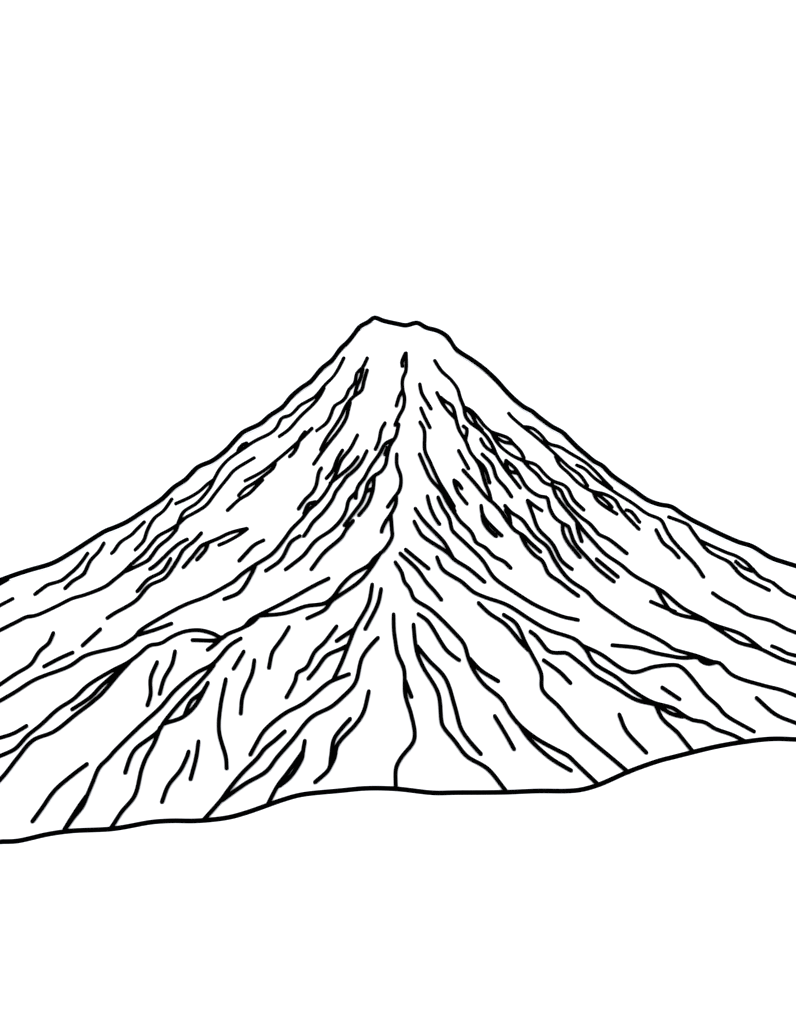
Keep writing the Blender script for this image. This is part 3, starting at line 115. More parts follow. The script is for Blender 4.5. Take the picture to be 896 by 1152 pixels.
-132.4,4290.1 -135.6,4278.1 -138.8,4266.0 -142.1,4254.0 -145.3,4242.2 -148.4,4230.9 -151.6,4220.2 -154.6,4210.4 -157.5,4201.6 -160.3,4194.5 -164.4,4185.9 -168.4,4177.9 -172.1,4168.4 -174.9,4158.1 -177.0,4146.7 -178.9,4134.1 -180.7,4121.0 -182.5,4108.2 -184.6,4096.7 -187.0,4087.1 -190.8,4078.7 -194.3,4074.6 -197.9,4071.4 -202.6,4066.1 -205.5,4057.4 -206.1,4044.7 -206.1,4035.2 -206.6,4024.9 -207.9,4015.1 -209.5,4004.3 -211.5,3992.9 -213.6,3981.2 -215.7,3969.3 -217.9,3957.4 -219.8,3945.8
192.2,5712.9 198.6,5709.1 204.8,5705.2 210.0,5699.5 214.3,5692.1 218.2,5683.8 221.2,5674.4 224.3,5665.0 228.3,5656.6 233.4,5650.2 238.9,5644.4 242.4,5640.6
459.5,4274.0 465.4,4274.0 471.5,4273.8 477.6,4273.4 483.7,4272.7 489.7,4271.7 495.6,4270.4 501.2,4268.7 506.6,4266.8 511.7,4264.6 516.4,4262.1 520.3,4259.4 525.5,4254.9 530.3,4250.0 534.9,4245.2 539.6,4240.7 544.7,4237.0 549.9,4234.0 555.3,4231.5 560.8,4229.4 566.3,4227.9 571.8,4226.8 577.4,4226.1 582.9,4225.7 588.5,4226.0 594.3,4227.2 600.4,4229.7 607.0,4234.5 612.0,4239.8 617.4,4246.3 623.0,4253.5 628.5,4260.9 636.0,4270.3 641.8,4275.7 645.6,4273.6 645.6,4258.1 649.1,4251.3 652.9,4250.3 657.3,4251.7 664.2,4258.8 671.9,4270.6 677.0,4278.0
616.0,4734.7 616.7,4717.1 617.5,4700.2 618.4,4683.9 619.3,4668.4 620.5,4653.6 621.8,4639.1 623.1,4623.3 624.3,4607.7 626.0,4593.1 628.4,4581.3 632.1,4573.5 636.9,4569.6 642.5,4568.5 648.7,4568.4 652.9,4568.1 658.5,4568.3 664.6,4569.3 671.0,4570.5 677.5,4571.6 683.9,4572.2 690.1,4572.1 696.0,4570.9 701.6,4568.7 706.9,4566.0 712.1,4562.8 717.4,4559.5 722.8,4556.4 726.7,4554.4 732.1,4552.2 737.6,4550.6 743.4,4549.4 749.4,4548.4 755.5,4547.6 761.5,4546.8 767.4,4545.6 772.9,4544.1 777.9,4541.7 782.5,4537.8 787.1,4531.8 791.1,4524.3 794.7,4516.2 798.0,4508.0 800.9,4500.1 803.7,4493.1 806.2,4487.1 809.2,4478.6 812.0,4470.3 813.0,4467.6
-140.4,5714.4 -141.6,5706.1 -142.8,5697.4 -143.9,5688.5 -145.5,5675.7 -146.3,5667.0 -147.9,5655.5 -150.6,5645.0 -152.9,5638.2 -156.3,5629.7 -160.3,5620.5 -164.5,5612.1 -168.9,5603.7 -173.7,5595.6 -178.3,5588.2 -182.9,5581.0 -187.8,5574.1 -192.8,5566.7 -197.4,5560.0 -201.8,5553.2 -206.1,5546.5 -210.4,5539.4 -214.7,5532.1 -218.8,5524.7 -222.7,5516.9 -226.6,5508.9 -230.5,5500.6 -234.3,5492.3 -235.6,5489.6
267.1,4694.3 263.7,4710.2 260.3,4726.6 256.5,4741.9 251.7,4753.4 246.0,4761.2 239.9,4768.0 234.1,4776.6 229.6,4789.4 225.8,4806.2 222.2,4825.2 218.6,4843.7 214.6,4859.2 208.9,4869.7 202.6,4875.1 197.0,4882.4 193.0,4899.7 191.1,4930.1 190.0,4962.0 188.4,4986.3 185.5,5006.1 181.8,5022.7 177.7,5034.8 172.6,5046.6 169.1,5054.6 165.6,5062.6 160.9,5075.0 157.0,5088.8 153.6,5103.1 150.3,5117.8 146.7,5132.6 143.2,5147.0 139.6,5161.9 136.0,5177.2 132.4,5192.6 129.1,5208.5 126.2,5225.0 123.2,5241.7 120.1,5258.1 116.3,5273.0 112.2,5285.0 107.5,5295.4 102.5,5305.1 97.5,5314.5 92.9,5324.4 88.8,5335.2 85.1,5347.2 81.8,5359.3 78.8,5371.2 75.9,5382.8 72.9,5394.0 70.0,5404.5 67.2,5414.9 64.5,5425.2 61.7,5434.7 59.8,5441.0
436.3,5573.8 437.6,5560.9 438.8,5549.0 440.1,5537.4 441.6,5525.1 443.4,5511.5 445.5,5488.9 444.6,5424.8 447.5,5405.9 450.7,5390.6 454.1,5376.2 457.5,5363.3 461.2,5350.2 464.7,5337.6 468.4,5324.9 472.2,5311.6 475.9,5298.5 479.3,5285.7 482.6,5272.1 485.6,5258.8 488.7,5245.8 491.1,5236.9 494.2,5226.6 497.7,5215.8 501.3,5204.4 505.1,5192.7 508.8,5180.2 512.3,5167.6 515.6,5153.0 518.5,5136.0 520.7,5112.5 521.7,5075.4 523.1,5041.5 525.7,5015.3 528.7,4994.9 532.2,4976.2 536.2,4959.3 540.3,4943.0 544.4,4927.7 548.3,4912.2 551.8,4896.5 555.1,4878.0 558.0,4859.2 560.7,4841.9 563.7,4826.3 567.4,4812.5 570.3,4804.3 574.2,4795.9 578.8,4787.7 583.7,4779.9 587.2,4774.7 590.8,4769.7 594.3,4764.8 597.9,4759.9 603.0,4753.0 607.9,4746.4 612.2,4740.3 616.0,4734.7 619.8,4729.2 624.4,4722.6 629.0,4714.7 632.7,4706.2 635.7,4697.6 638.8,4687.7 642.0,4677.3 645.4,4666.5 648.8,4655.8 652.5,4645.6 656.2,4636.1 660.2,4627.7 664.3,4620.6 668.8,4614.2 673.7,4608.4 678.8,4602.9 684.0,4597.8 689.1,4593.0 694.0,4588.3 698.6,4583.7 702.7,4579.1 706.1,4574.4 709.3,4569.0 713.0,4561.1 716.4,4553.3 719.1,4548.0 722.7,4541.9 726.7,4535.6 730.8,4529.3 735.0,4523.0 739.1,4516.7 743.1,4510.3 747.3,4502.9 750.0,4497.8 754.0,4490.5 757.8,4484.0 761.5,4479.2 766.2,4475.3 771.7,4473.0 776.0,4472.0 781.2,4471.4 787.0,4471.1 793.1,4470.8 797.3,4470.3 801.4,4469.6 805.5,4468.4 810.5,4466.1 815.1,4463.0 819.8,4459.2 824.5,4454.8 829.3,4450.1 833.9,4445.4 838.5,4440.7 843.1,4436.5 847.5,4432.8 851.8,4430.0 857.2,4427.8 861.1,4426.9 866.9,4426.4 872.6,4426.6 878.4,4427.1 882.3,4427.4 930.0,4433.6
-682.9,5943.4 -686.6,5935.9 -690.2,5927.8 -693.8,5919.5 -697.5,5911.4 -701.5,5904.0 -706.7,5898.8 -713.5,5898.5 -720.4,5899.1 -726.3,5895.0 -729.8,5882.0 -731.9,5863.1 -733.5,5843.1 -734.3,5819.8 -734.9,5797.5 -735.1,5774.6 -731.8,5731.7 -731.0,5708.9 -731.6,5691.8 -733.4,5673.9 -734.2,5640.8 -736.6,5615.8 -739.7,5596.1 -741.3,5581.4
198.6,4543.4 194.3,4553.9 190.0,4564.8 185.7,4575.9 181.4,4587.3 177.1,4598.6 172.7,4610.0 168.4,4621.2 163.8,4632.9 158.5,4645.2 153.2,4657.7 147.8,4670.6 142.7,4683.7 138.0,4697.3 133.6,4712.4 129.6,4729.1 126.1,4745.9 121.8,4764.5 117.5,4780.0 113.1,4794.3 108.0,4810.0 102.3,4827.0 98.3,4838.8 94.2,4850.9 90.1,4863.2 85.9,4875.7 81.9,4888.0 77.9,4900.1 72.3,4917.4 67.4,4932.7 63.3,4946.3 59.1,4962.2 56.3,4976.3 53.3,4995.4 50.0,5013.5 46.9,5030.8 43.8,5047.4 41.6,5057.7
552.8,3905.7 549.4,3907.8 545.9,3909.7 542.4,3911.7 537.5,3915.2 533.1,3919.8 529.2,3926.2 525.5,3933.3 521.9,3940.0 518.5,3946.9 514.7,3953.9 511.8,3958.1 507.6,3962.3 503.3,3964.9 498.5,3966.8 493.4,3968.3 488.2,3969.9 482.9,3971.8 477.9,3974.4 473.3,3978.1 469.3,3982.3 465.3,3987.3 461.4,3992.7 457.5,3998.6 453.6,4004.8 449.8,4011.0 445.9,4017.3 442.0,4023.4 438.0,4029.1 433.9,4034.8 429.5,4040.5 425.0,4046.3 420.5,4052.2 416.1,4058.0 411.9,4063.9 407.9,4069.6 404.3,4075.1 401.1,4080.5 397.4,4088.2 394.5,4096.4 391.3,4105.3 388.1,4113.0 384.7,4120.8 382.1,4126.5 379.4,4132.5 376.5,4138.7 373.6,4144.9 370.7,4151.0 367.9,4156.9 365.2,4162.3 361.6,4169.4 358.6,4174.8 355.3,4180.0 350.6,4181.2 344.9,4179.1 340.4,4176.9 335.7,4174.6 331.1,4172.4 326.8,4170.9 321.8,4170.4 317.8,4172.9 313.3,4180.5 310.4,4189.2 307.8,4200.3 305.1,4211.8 302.4,4222.5 299.6,4233.7 296.7,4244.4 293.3,4253.7 289.3,4261.7 285.2,4268.9 283.9,4271.4
220.4,5164.6 220.9,5153.0 221.3,5141.0 221.9,5128.8 223.1,5116.8 226.0,5100.1 228.4,5089.2 231.1,5078.5 233.9,5067.4 238.2,5052.3 242.8,5037.0 247.5,5020.9 249.0,5015.0
-381.6,4141.7 -383.9,4131.1 -385.9,4120.7 -388.4,4109.2 -390.6,4100.3 -393.0,4090.8 -395.2,4082.7 -397.7,4074.0 -400.3,4064.7 -403.1,4054.9 -406.0,4044.7 -408.0,4037.8 -410.1,4030.7 -412.1,4023.6 -414.1,4016.4 -416.1,4009.3 -418.1,4002.1 -420.1,3995.0 -422.0,3988.0 -423.9,3981.1 -426.6,3970.9 -429.2,3961.2 -431.5,3952.1 -433.6,3943.5 -436.1,3932.9 -437.8,3925.2 -439.5,3917.8 -441.1,3910.5 -443.3,3900.0 -445.4,3889.9 -447.3,3880.3 -449.0,3871.0 -450.6,3862.1 -451.8,3853.8 -452.8,3842.2 -454.0,3831.1 -455.3,3823.7 -457.6,3815.6 -460.2,3809.1 -463.4,3802.6 -467.0,3796.1 -469.5,3791.8 -472.1,3787.5 -474.7,3783.2 -477.3,3778.9 -479.8,3774.7 -483.3,3768.3 -486.3,3761.9 -488.8,3755.6 -490.8,3748.0 -492.5,3738.3 -493.4,3728.6 -493.9,3717.7 -494.3,3706.9 -494.3,3695.6 -494.1,3683.5 -493.8,3671.0 -493.5,3658.4 -493.2,3646.1 -493.1,3642.1
359.3,5624.7 363.5,5618.8 367.7,5613.1 372.5,5607.6 377.6,5603.6 383.4,5600.1 389.3,5596.1 394.8,5591.9 399.5,5586.2 403.6,5579.1 407.6,5572.2 412.4,5566.7 419.2,5563.8 424.3,5562.8 429.5,5562.1 437.0,5560.8 442.0,5559.9 447.1,5559.7 454.2,5559.2 459.3,5552.2 461.8,5538.1 463.4,5523.4 465.8,5510.4 468.4,5497.4 471.3,5483.1 473.7,5471.9 476.6,5456.6 475.8,5391.6 479.7,5375.4 484.0,5362.8 488.5,5350.9 492.8,5340.7 497.9,5330.7 503.3,5322.3 508.6,5314.6 513.3,5306.2 517.5,5294.8 520.0,5283.9 523.0,5266.3 525.8,5247.9 528.4,5229.0 531.2,5219.0 535.9,5211.4 541.9,5206.5 546.3,5203.2 550.7,5198.8 554.9,5192.2 558.9,5182.6 562.9,5171.3 567.0,5158.5 571.1,5145.4 575.2,5131.8 579.3,5118.4 583.4,5105.1 587.5,5092.3 588.8,5088.2
350.8,5337.1 352.3,5320.3 353.9,5303.9 355.5,5287.3 357.0,5270.7 358.2,5253.9 359.3,5237.0 360.0,5214.7 360.2,5188.5 360.5,5163.9 361.6,5141.4 363.4,5122.0 365.5,5108.5 368.2,5095.9 371.7,5082.3 375.8,5067.6 378.6,5057.1 381.5,5046.0 384.2,5034.6 386.7,5022.3 389.8,5003.1 392.1,4982.5 393.5,4958.0 394.4,4930.6 395.0,4902.4 395.6,4875.4 396.5,4851.5 397.9,4831.6 400.7,4811.6 403.3,4800.0 407.4,4785.9 411.2,4774.5 414.7,4764.7 418.1,4756.6
392.0,4235.5 396.7,4231.7 401.3,4228.1 405.8,4224.6 410.4,4221.0 415.1,4217.1 419.8,4212.7 424.7,4207.6 428.9,4202.6 432.7,4196.8 436.5,4190.0 440.4,4182.5 444.3,4174.5 448.2,4166.3 452.2,4158.2 456.2,4150.4 460.3,4143.1 464.4,4136.7 468.6,4131.3 472.9,4127.2 477.3,4124.5 482.2,4123.6 487.9,4125.0 493.9,4128.4 500.1,4133.2 506.4,4139.0 512.7,4145.1 519.0,4150.9 525.2,4156.2 531.3,4160.3 537.3,4162.9 541.6,4164.5 546.0,4166.1 550.5,4167.7 555.0,4169.4 559.5,4170.9 563.9,4172.6 568.2,4174.0 574.2,4176.0 579.6,4177.4 583.9,4177.8 589.1,4175.4 593.1,4167.5 595.7,4160.8 598.2,4152.3 600.7,4142.4 602.4,4135.1 604.4,4125.9 606.2,4116.8 608.0,4106.5 609.8,4095.7 611.7,4084.5 612.9,4076.9 614.2,4069.5 616.1,4058.6 618.0,4048.6 620.0,4039.6 622.2,4031.1 625.1,4022.7 628.1,4015.6 631.1,4009.0 633.9,4002.5 636.5,3995.6 638.6,3987.0 640.0,3977.3 641.3,3967.6 643.3,3958.1 645.2,3952.2 647.6,3947.3 650.5,3942.8 653.7,3938.4 657.3,3934.3 661.2,3930.4 665.3,3926.7 669.6,3923.0 673.9,3919.4 678.3,3915.7 682.5,3912.0 686.6,3908.2 690.5,3904.2 691.8,3902.9
-114.8,5537.7 -118.2,5528.5 -121.5,5519.0 -124.8,5509.7 -128.1,5500.3 -131.7,5491.8 -135.6,5483.8 -140.1,5477.3 -144.9,5471.6 -149.7,5466.2 -154.2,5460.3 -158.0,5453.3 -161.2,5443.6 -163.6,5432.7 -165.7,5421.1 -168.1,5409.5 -170.9,5398.6 -173.8,5387.8 -176.9,5376.6 -180.1,5365.2 -183.3,5353.7 -186.6,5341.9 -189.9,5329.6 -193.3,5317.1 -196.9,5305.0 -200.7,5293.0 -204.8,5282.0 -209.0,5271.1 -213.4,5261.7 -217.9,5253.4 -223.2,5247.2 -228.7,5243.2 -234.0,5238.4 -238.7,5230.1 -242.6,5218.1 -246.2,5204.9 -250.1,5191.9 -254.3,5182.0 -258.9,5172.9 -263.8,5163.7 -268.7,5153.9 -273.3,5143.8 -277.2,5133.1 -280.9,5118.8 -283.8,5102.6 -287.0,5083.3 -289.8,5067.3 -292.9,5047.7 -295.1,5033.3 -297.3,5018.2 -299.5,5002.7 -301.7,4987.9 -304.9,4967.5 -307.8,4950.4 -310.5,4936.9 -314.3,4920.9 -319.0,4905.1 -322.9,4893.8 -327.4,4882.2 -332.4,4870.1 -337.6,4858.0 -342.7,4845.9 -347.7,4833.8 -352.3,4821.9 -357.1,4809.2 -361.8,4796.7 -366.3,4784.3 -370.6,4772.1 -374.6,4760.0 -378.6,4745.7 -381.1,4735.0 -384.6,4719.3 -388.1,4705.2 -392.2,4693.6 -396.6,4684.9 -402.0,4675.4 -405.8,4668.6 -410.1,4661.1 -414.8,4653.1 -419.9,4645.1 -423.5,4639.9 -427.1,4634.8 -430.7,4630.0 -434.4,4625.6 -438.1,4621.6 -443.6,4616.3 -448.9,4612.2 -454.3,4609.1 -459.8,4606.6 -465.3,4604.5 -470.9,4602.4 -476.4,4600.2 -481.9,4597.6 -487.3,4594.4 -492.5,4590.5 -497.6,4586.0 -502.6,4581.1 -507.4,4575.8 -512.2,4570.3 -517.0,4564.4 -521.7,4558.3 -526.4,4552.0 -531.1,4545.4 -535.8,4538.7 -540.2,4532.3 -545.0,4525.4 -548.3,4520.7 -551.6,4515.9 -554.9,4511.1 -558.2,4506.2 -561.5,4501.4 -564.6,4496.6 -569.0,4489.5 -573.0,4482.8 -576.4,4476.2 -579.2,4470.1 -581.7,4461.9 -582.9,4449.4 -585.1,4438.6 -588.6,4430.3 -591.5,4424.7 -594.5,4419.5 -597.6,4414.6 -601.9,4408.4 -606.4,4402.3 -611.0,4397.7 -616.2,4395.7 -621.8,4395.5 -626.5,4395.4 -632.1,4395.2 -637.2,4395.1 -642.9,4395.0 -649.0,4394.6 -653.1,4394.1 -657.3,4393.4 -661.5,4392.5 -665.7,4391.4 -669.7,4390.0 -673.6,4388.4 -679.1,4385.6 -684.0,4382.3 -688.5,4378.2 -692.9,4372.3 -696.5,4365.8 -699.7,4358.8 -703.0,4351.7 -706.6,4344.7 -710.8,4338.2 -715.0,4333.5 -719.1,4329.7 -723.5,4326.0 -728.4,4322.5 -733.4,4319.2 -738.7,4315.9 -744.1,4312.7 -747.7,4310.6 -751.3,4308.5 -754.9,4306.4 -760.1,4303.3 -765.2,4300.1 -770.1,4296.8 -774.6,4293.4 -778.8,4289.8 -783.2,4285.1 -787.5,4279.8 -791.5,4274.1 -795.2,4268.4 -798.7,4262.5 -802.1,4256.8 -805.5,4251.2 -808.9,4245.8 -812.6,4240.6 -816.7,4235.1 -820.7,4230.0 -824.7,4224.9 -828.6,4220.0 -832.5,4215.0 -836.4,4210.0 -867.5,4169.2
-4.7,5224.4 -4.8,5211.4 -4.7,5198.4 -5.1,5185.8 -7.0,5170.7 -10.0,5157.1 -12.3,5148.3 -14.8,5139.6 -18.5,5127.1 -22.6,5115.0 -26.8,5103.2 -30.9,5090.4 -34.4,5074.4 -36.6,5061.6 -38.7,5048.2 -40.9,5029.1 -41.8,5006.1
-198.0,4335.3 -192.8,4341.7 -187.3,4347.9 -183.5,4351.9 -179.8,4356.1 -174.3,4362.4 -169.2,4369.1 -164.6,4376.3 -160.7,4384.1 -157.8,4392.5 -154.6,4406.3 -151.9,4420.5 -148.4,4434.0 -144.4,4444.5 -140.0,4454.3 -135.2,4464.0 -130.1,4475.1 -125.6,4485.5 -121.2,4495.4 -116.4,4506.0 -111.3,4517.0 -106.2,4528.2 -101.1,4539.7 -96.1,4551.1 -91.5,4562.5 -87.2,4573.9 -82.9,4586.9 -78.8,4600.4 -75.0,4614.2 -71.4,4628.3 -67.9,4642.9 -64.5,4657.7 -61.0,4673.4 -57.5,4690.3 -54.2,4708.0 -51.0,4726.5 -47.8,4745.8 -44.5,4766.2 -42.3,4780.2
439.0,5259.4 435.7,5224.7 431.9,5176.6 431.1,5149.4 431.0,5121.1 430.4,5083.8 429.7,5038.3 430.9,5009.5 432.9,4988.3 435.5,4970.1 438.3,4952.5 441.1,4936.0 443.8,4919.9 446.7,4903.7 449.5,4887.8
179.2,5407.5 183.9,5398.8 188.5,5389.4 193.2,5379.8 197.7,5369.6 202.2,5359.2 206.7,5348.1 211.0,5336.8 215.2,5324.2 219.4,5311.2 223.4,5297.5 227.4,5284.5 231.4,5271.8 235.3,5260.9 240.0,5249.3 245.2,5239.8 250.2,5231.2 255.0,5222.0 259.7,5211.2 264.1,5199.5 268.3,5187.3 271.9,5173.6 275.2,5159.2 278.3,5143.7 281.6,5128.2 285.0,5113.4 288.4,5097.6 291.9,5082.2 295.7,5067.1 300.1,5054.0 305.6,5042.9 311.4,5033.5 316.9,5023.2 321.3,5009.3 325.0,4993.4 328.4,4975.8 332.0,4958.5 335.7,4942.1 339.6,4926.6 343.6,4910.9 347.7,4895.5 351.6,4880.0
514.8,5462.0 510.0,5471.6 504.9,5481.1 499.9,5491.1 495.4,5501.7 491.8,5514.9 490.2,5528.2 489.4,5546.3 488.8,5563.9 487.7,5586.1 485.8,5604.5 482.1,5618.6 477.0,5624.5 470.4,5622.7 462.3,5615.9 456.5,5611.5 450.7,5607.2 445.1,5603.0 438.0,5599.8 432.0,5600.6 426.6,5604.2 421.4,5608.8 416.4,5614.1 411.9,5622.4 407.4,5631.2 402.4,5637.2 396.5,5637.8 389.1,5632.2 381.3,5627.9 373.4,5625.5 365.5,5624.4 358.1,5624.0 350.7,5622.5 343.0,5618.8 335.4,5613.1 328.1,5608.7 321.3,5606.3 314.7,5604.4 308.2,5603.1 302.1,5602.8 296.5,5604.2 291.5,5607.7 286.6,5613.7 282.4,5621.4 278.8,5629.6 275.5,5639.3 273.2,5653.6 269.3,5662.6 263.8,5664.5 257.2,5663.8 253.0,5665.0 247.8,5669.7 243.1,5677.3 238.5,5686.0 234.0,5694.3 229.4,5700.9 225.6,5704.5 220.1,5709.2 214.5,5711.3 207.6,5711.3 200.2,5711.8 197.8,5712.4
-805.7,4655.7 -804.3,4634.1 -802.8,4612.2 -801.7,4593.0 -800.7,4571.8 -801.8,4557.3 -804.3,4546.7 -807.4,4535.8 -809.3,4527.7 -810.9,4518.3 -811.8,4502.9 -811.5,4484.6 -810.6,4464.1 -809.7,4443.2 -809.2,4423.9 -809.9,4408.0 -811.9,4396.8 -814.9,4388.8 -818.7,4382.8 -822.9,4377.9 -827.3,4373.3 -831.6,4368.4 -835.4,4362.4 -839.0,4355.4 -842.4,4348.1 -845.8,4340.6 -849.2,4333.1 -852.5,4325.5 -855.9,4318.0 -858.1,4313.1 -884.6,4255.1
414.4,3627.5 411.5,3634.6 408.7,3641.7 405.8,3648.8 402.9,3655.9 399.9,3663.0 397.0,3670.1 394.0,3677.1 391.0,3684.1 388.0,3691.1 384.8,3698.3 381.6,3705.4 378.4,3712.5 375.2,3719.6 372.1,3726.6 368.9,3733.6 365.8,3740.5 362.6,3747.8 359.3,3755.0 356.0,3762.1 352.7,3769.2 349.6,3776.4 346.5,3783.9 343.6,3791.6 340.7,3799.9 338.0,3808.6 335.4,3817.5 332.9,3826.4 330.4,3835.4 327.9,3844.2 325.4,3853.0 323.0,3861.7 320.7,3870.3 318.3,3879.0 315.7,3887.8 312.9,3896.9 310.1,3904.5 306.8,3912.0 303.1,3919.6 300.6,3924.7 298.2,3929.8 295.7,3935.1 292.4,3943.3 289.5,3951.8 287.3,3960.9 285.9,3971.4 285.8,3984.5 286.7,3998.4 288.1,4012.8 289.4,4027.5 289.9,4041.9 289.5,4054.5 288.5,4066.6 287.1,4078.8 285.5,4091.0 283.7,4103.2 281.8,4115.1 280.0,4126.6 278.4,4137.6 277.1,4146.6 275.2,4158.8 273.3,4170.5 271.3,4182.8 269.3,4196.6 267.8,4208.5 266.4,4221.9 265.0,4236.4 263.6,4251.3 262.6,4261.2 260.9,4275.7 258.9,4289.2 256.7,4301.1 253.7,4311.7 249.8,4321.3 245.3,4329.1 240.6,4335.8 235.8,4342.3 231.2,4349.7
300.7,4120.1 304.7,4113.6 308.8,4107.2 313.0,4100.9 317.1,4094.6 321.1,4088.3 324.9,4081.9 328.3,4075.6 331.8,4068.3 334.3,4061.9 336.7,4055.3 338.8,4048.8 341.7,4039.8 344.0,4032.8 347.0,4023.7
-145.3,3532.0 -142.0,3539.0 -138.3,3545.8 -135.8,3550.4 -133.3,3555.0 -129.8,3562.0 -126.6,3569.3 -124.0,3576.9 -122.2,3585.7 -121.2,3596.3 -121.0,3607.3 -121.1,3618.9 -120.9,3631.3 -120.6,3642.1 -120.5,3653.9 -120.4,3666.4 -120.3,3679.0 -119.9,3691.4 -119.3,3702.9 -118.2,3713.2 -116.9,3721.1 -114.4,3731.6 -111.5,3741.0 -108.4,3750.1 -105.4,3759.4 -102.2,3768.5 -98.8,3777.3 -95.4,3786.1 -91.9,3794.9 -90.8,3797.9
-129.8,4212.4 -125.6,4220.3 -120.7,4229.2 -116.9,4236.1 -112.4,4244.1 -107.5,4253.2 -104.1,4259.6 -100.7,4266.2 -97.2,4272.9 -93.9,4279.4 -92.3,4282.7
-173.1,3674.0 -175.6,3664.6 -178.1,3655.1 -180.1,3647.8 -182.1,3640.6 -184.3,3632.5 -186.7,3623.9 -189.2,3614.9 -191.8,3605.9 -194.3,3597.2 -196.6,3588.9 -199.0,3580.8 -201.5,3572.6 -204.0,3565.0 -206.4,3557.2 -208.7,3548.7 -210.8,3539.2 -212.6,3530.2 -214.2,3520.6 -215.8,3510.3 -217.2,3499.5 -218.7,3488.5 -220.1,3477.4 -221.5,3466.2 -222.5,3458.9
106.4,5223.3 108.9,5206.4 111.4,5189.3 114.0,5172.4 116.9,5155.6 120.2,5139.9 123.9,5124.7 127.6,5109.0 130.7,5092.0 132.8,5072.6 133.9,5048.9 134.4,5031.3 135.0,5004.5 136.0,4980.6 138.9,4957.3 142.2,4941.3 145.5,4925.4 149.5,4907.2 154.1,4887.6 157.3,4874.5 160.6,4861.1 163.8,4848.4 167.0,4835.5 170.9,4820.8 174.9,4805.7 179.1,4790.9 183.4,4775.9 187.6,4761.3 191.8,4746.4 195.7,4731.9 199.3,4717.1 202.7,4701.9 205.6,4685.1 208.2,4667.6 210.5,4650.1 212.7,4632.9 215.2,4616.4 217.9,4600.8 221.1,4586.6 224.7,4574.4 228.6,4563.4 232.7,4553.1 237.1,4543.4 241.7,4534.1 246.4,4525.1 251.1,4516.4 255.9,4507.8 260.7,4499.5 265.2,4491.2 269.7,4483.3 274.2,4475.5 278.7,4467.9 283.2,4460.6 287.8,4453.5 292.5,4446.9 297.2,4440.6 302.0,4434.8 307.0,4429.5 312.0,4424.7 317.4,4420.4 321.3,4417.7 325.3,4415.2 329.4,4412.8 333.6,4410.7 337.8,4408.8 341.9,4407.1 346.0,4405.7 350.0,4404.4 355.7,4402.9 360.9,4401.9 365.4,4401.3 370.1,4401.1 375.1,4403.4 381.3,4405.8 387.7,4406.7 392.2,4407.0 396.7,4406.9 398.9,4406.8
125.3,4081.4 121.1,4086.7 116.6,4092.8 112.7,4098.7 108.3,4105.8 105.3,4111.0 101.3,4119.1 97.8,4128.6 95.0,4139.0 93.0,4147.4 90.3,4158.0 88.0,4168.4 85.4,4180.6 82.7,4194.2 80.7,4203.8 78.7,4213.7 76.7,4223.9 74.7,4234.0 72.6,4243.8 69.4,4258.1 66.4,4270.9 63.4,4281.5 60.2,4290.7 55.4,4301.6 50.6,4310.9 45.8,4320.4 44.2,4323.9
110.4,5839.9 114.7,5833.6 118.9,5827.2 123.2,5820.9 127.9,5815.3 133.3,5810.4 139.5,5806.7 146.0,5804.1 152.1,5802.9 157.6,5801.7 162.9,5798.9 167.5,5795.2 172.3,5790.0 175.2,5785.8 177.8,5779.6 180.0,5768.6 181.5,5755.3 183.2,5743.7 185.8,5735.1 188.8,5726.9 191.6,5718.4 193.2,5708.9 193.8,5697.0 194.4,5682.0 196.1,5669.1 199.6,5658.6 204.3,5650.9 209.6,5644.4 215.3,5640.3 221.8,5639.7 228.5,5639.7 234.9,5638.0 240.7,5634.5 246.0,5630.0 251.0,5624.9 255.6,5618.8 259.8,5612.0 263.7,5604.5 267.4,5596.3 270.6,5588.3 273.5,5578.7 275.7,5568.0 278.3,5556.5 281.4,5546.8 284.7,5537.8 288.4,5528.7 292.3,5519.5 296.2,5510.6 300.1,5502.4 304.3,5494.0 308.7,5486.2 313.2,5478.7 317.5,5471.2 321.8,5462.4 326.1,5452.7 330.2,5442.1 334.2,5431.0 336.9,5422.7
-348.0,4040.9 -347.8,4026.6 -347.6,4012.6 -347.5,3998.9 -347.4,3985.6 -347.3,3972.7 -347.3,3960.0 -347.2,3947.7 -347.0,3935.7 -346.8,3923.9 -346.4,3912.4 -346.0,3900.8 -345.5,3888.8 -345.0,3877.0 -344.4,3865.3 -343.8,3853.7 -343.0,3842.1 -342.1,3830.5 -340.9,3818.8 -339.6,3807.1 -337.9,3795.3 -336.0,3783.5 -333.7,3771.3 -331.1,3758.8 -328.3,3746.3 -325.6,3733.9 -322.8,3721.6 -320.2,3709.8 -317.9,3698.5 -315.9,3688.0 -314.0,3676.7 -312.8,3667.7 -311.4,3655.4 -310.2,3643.7 -308.9,3631.7
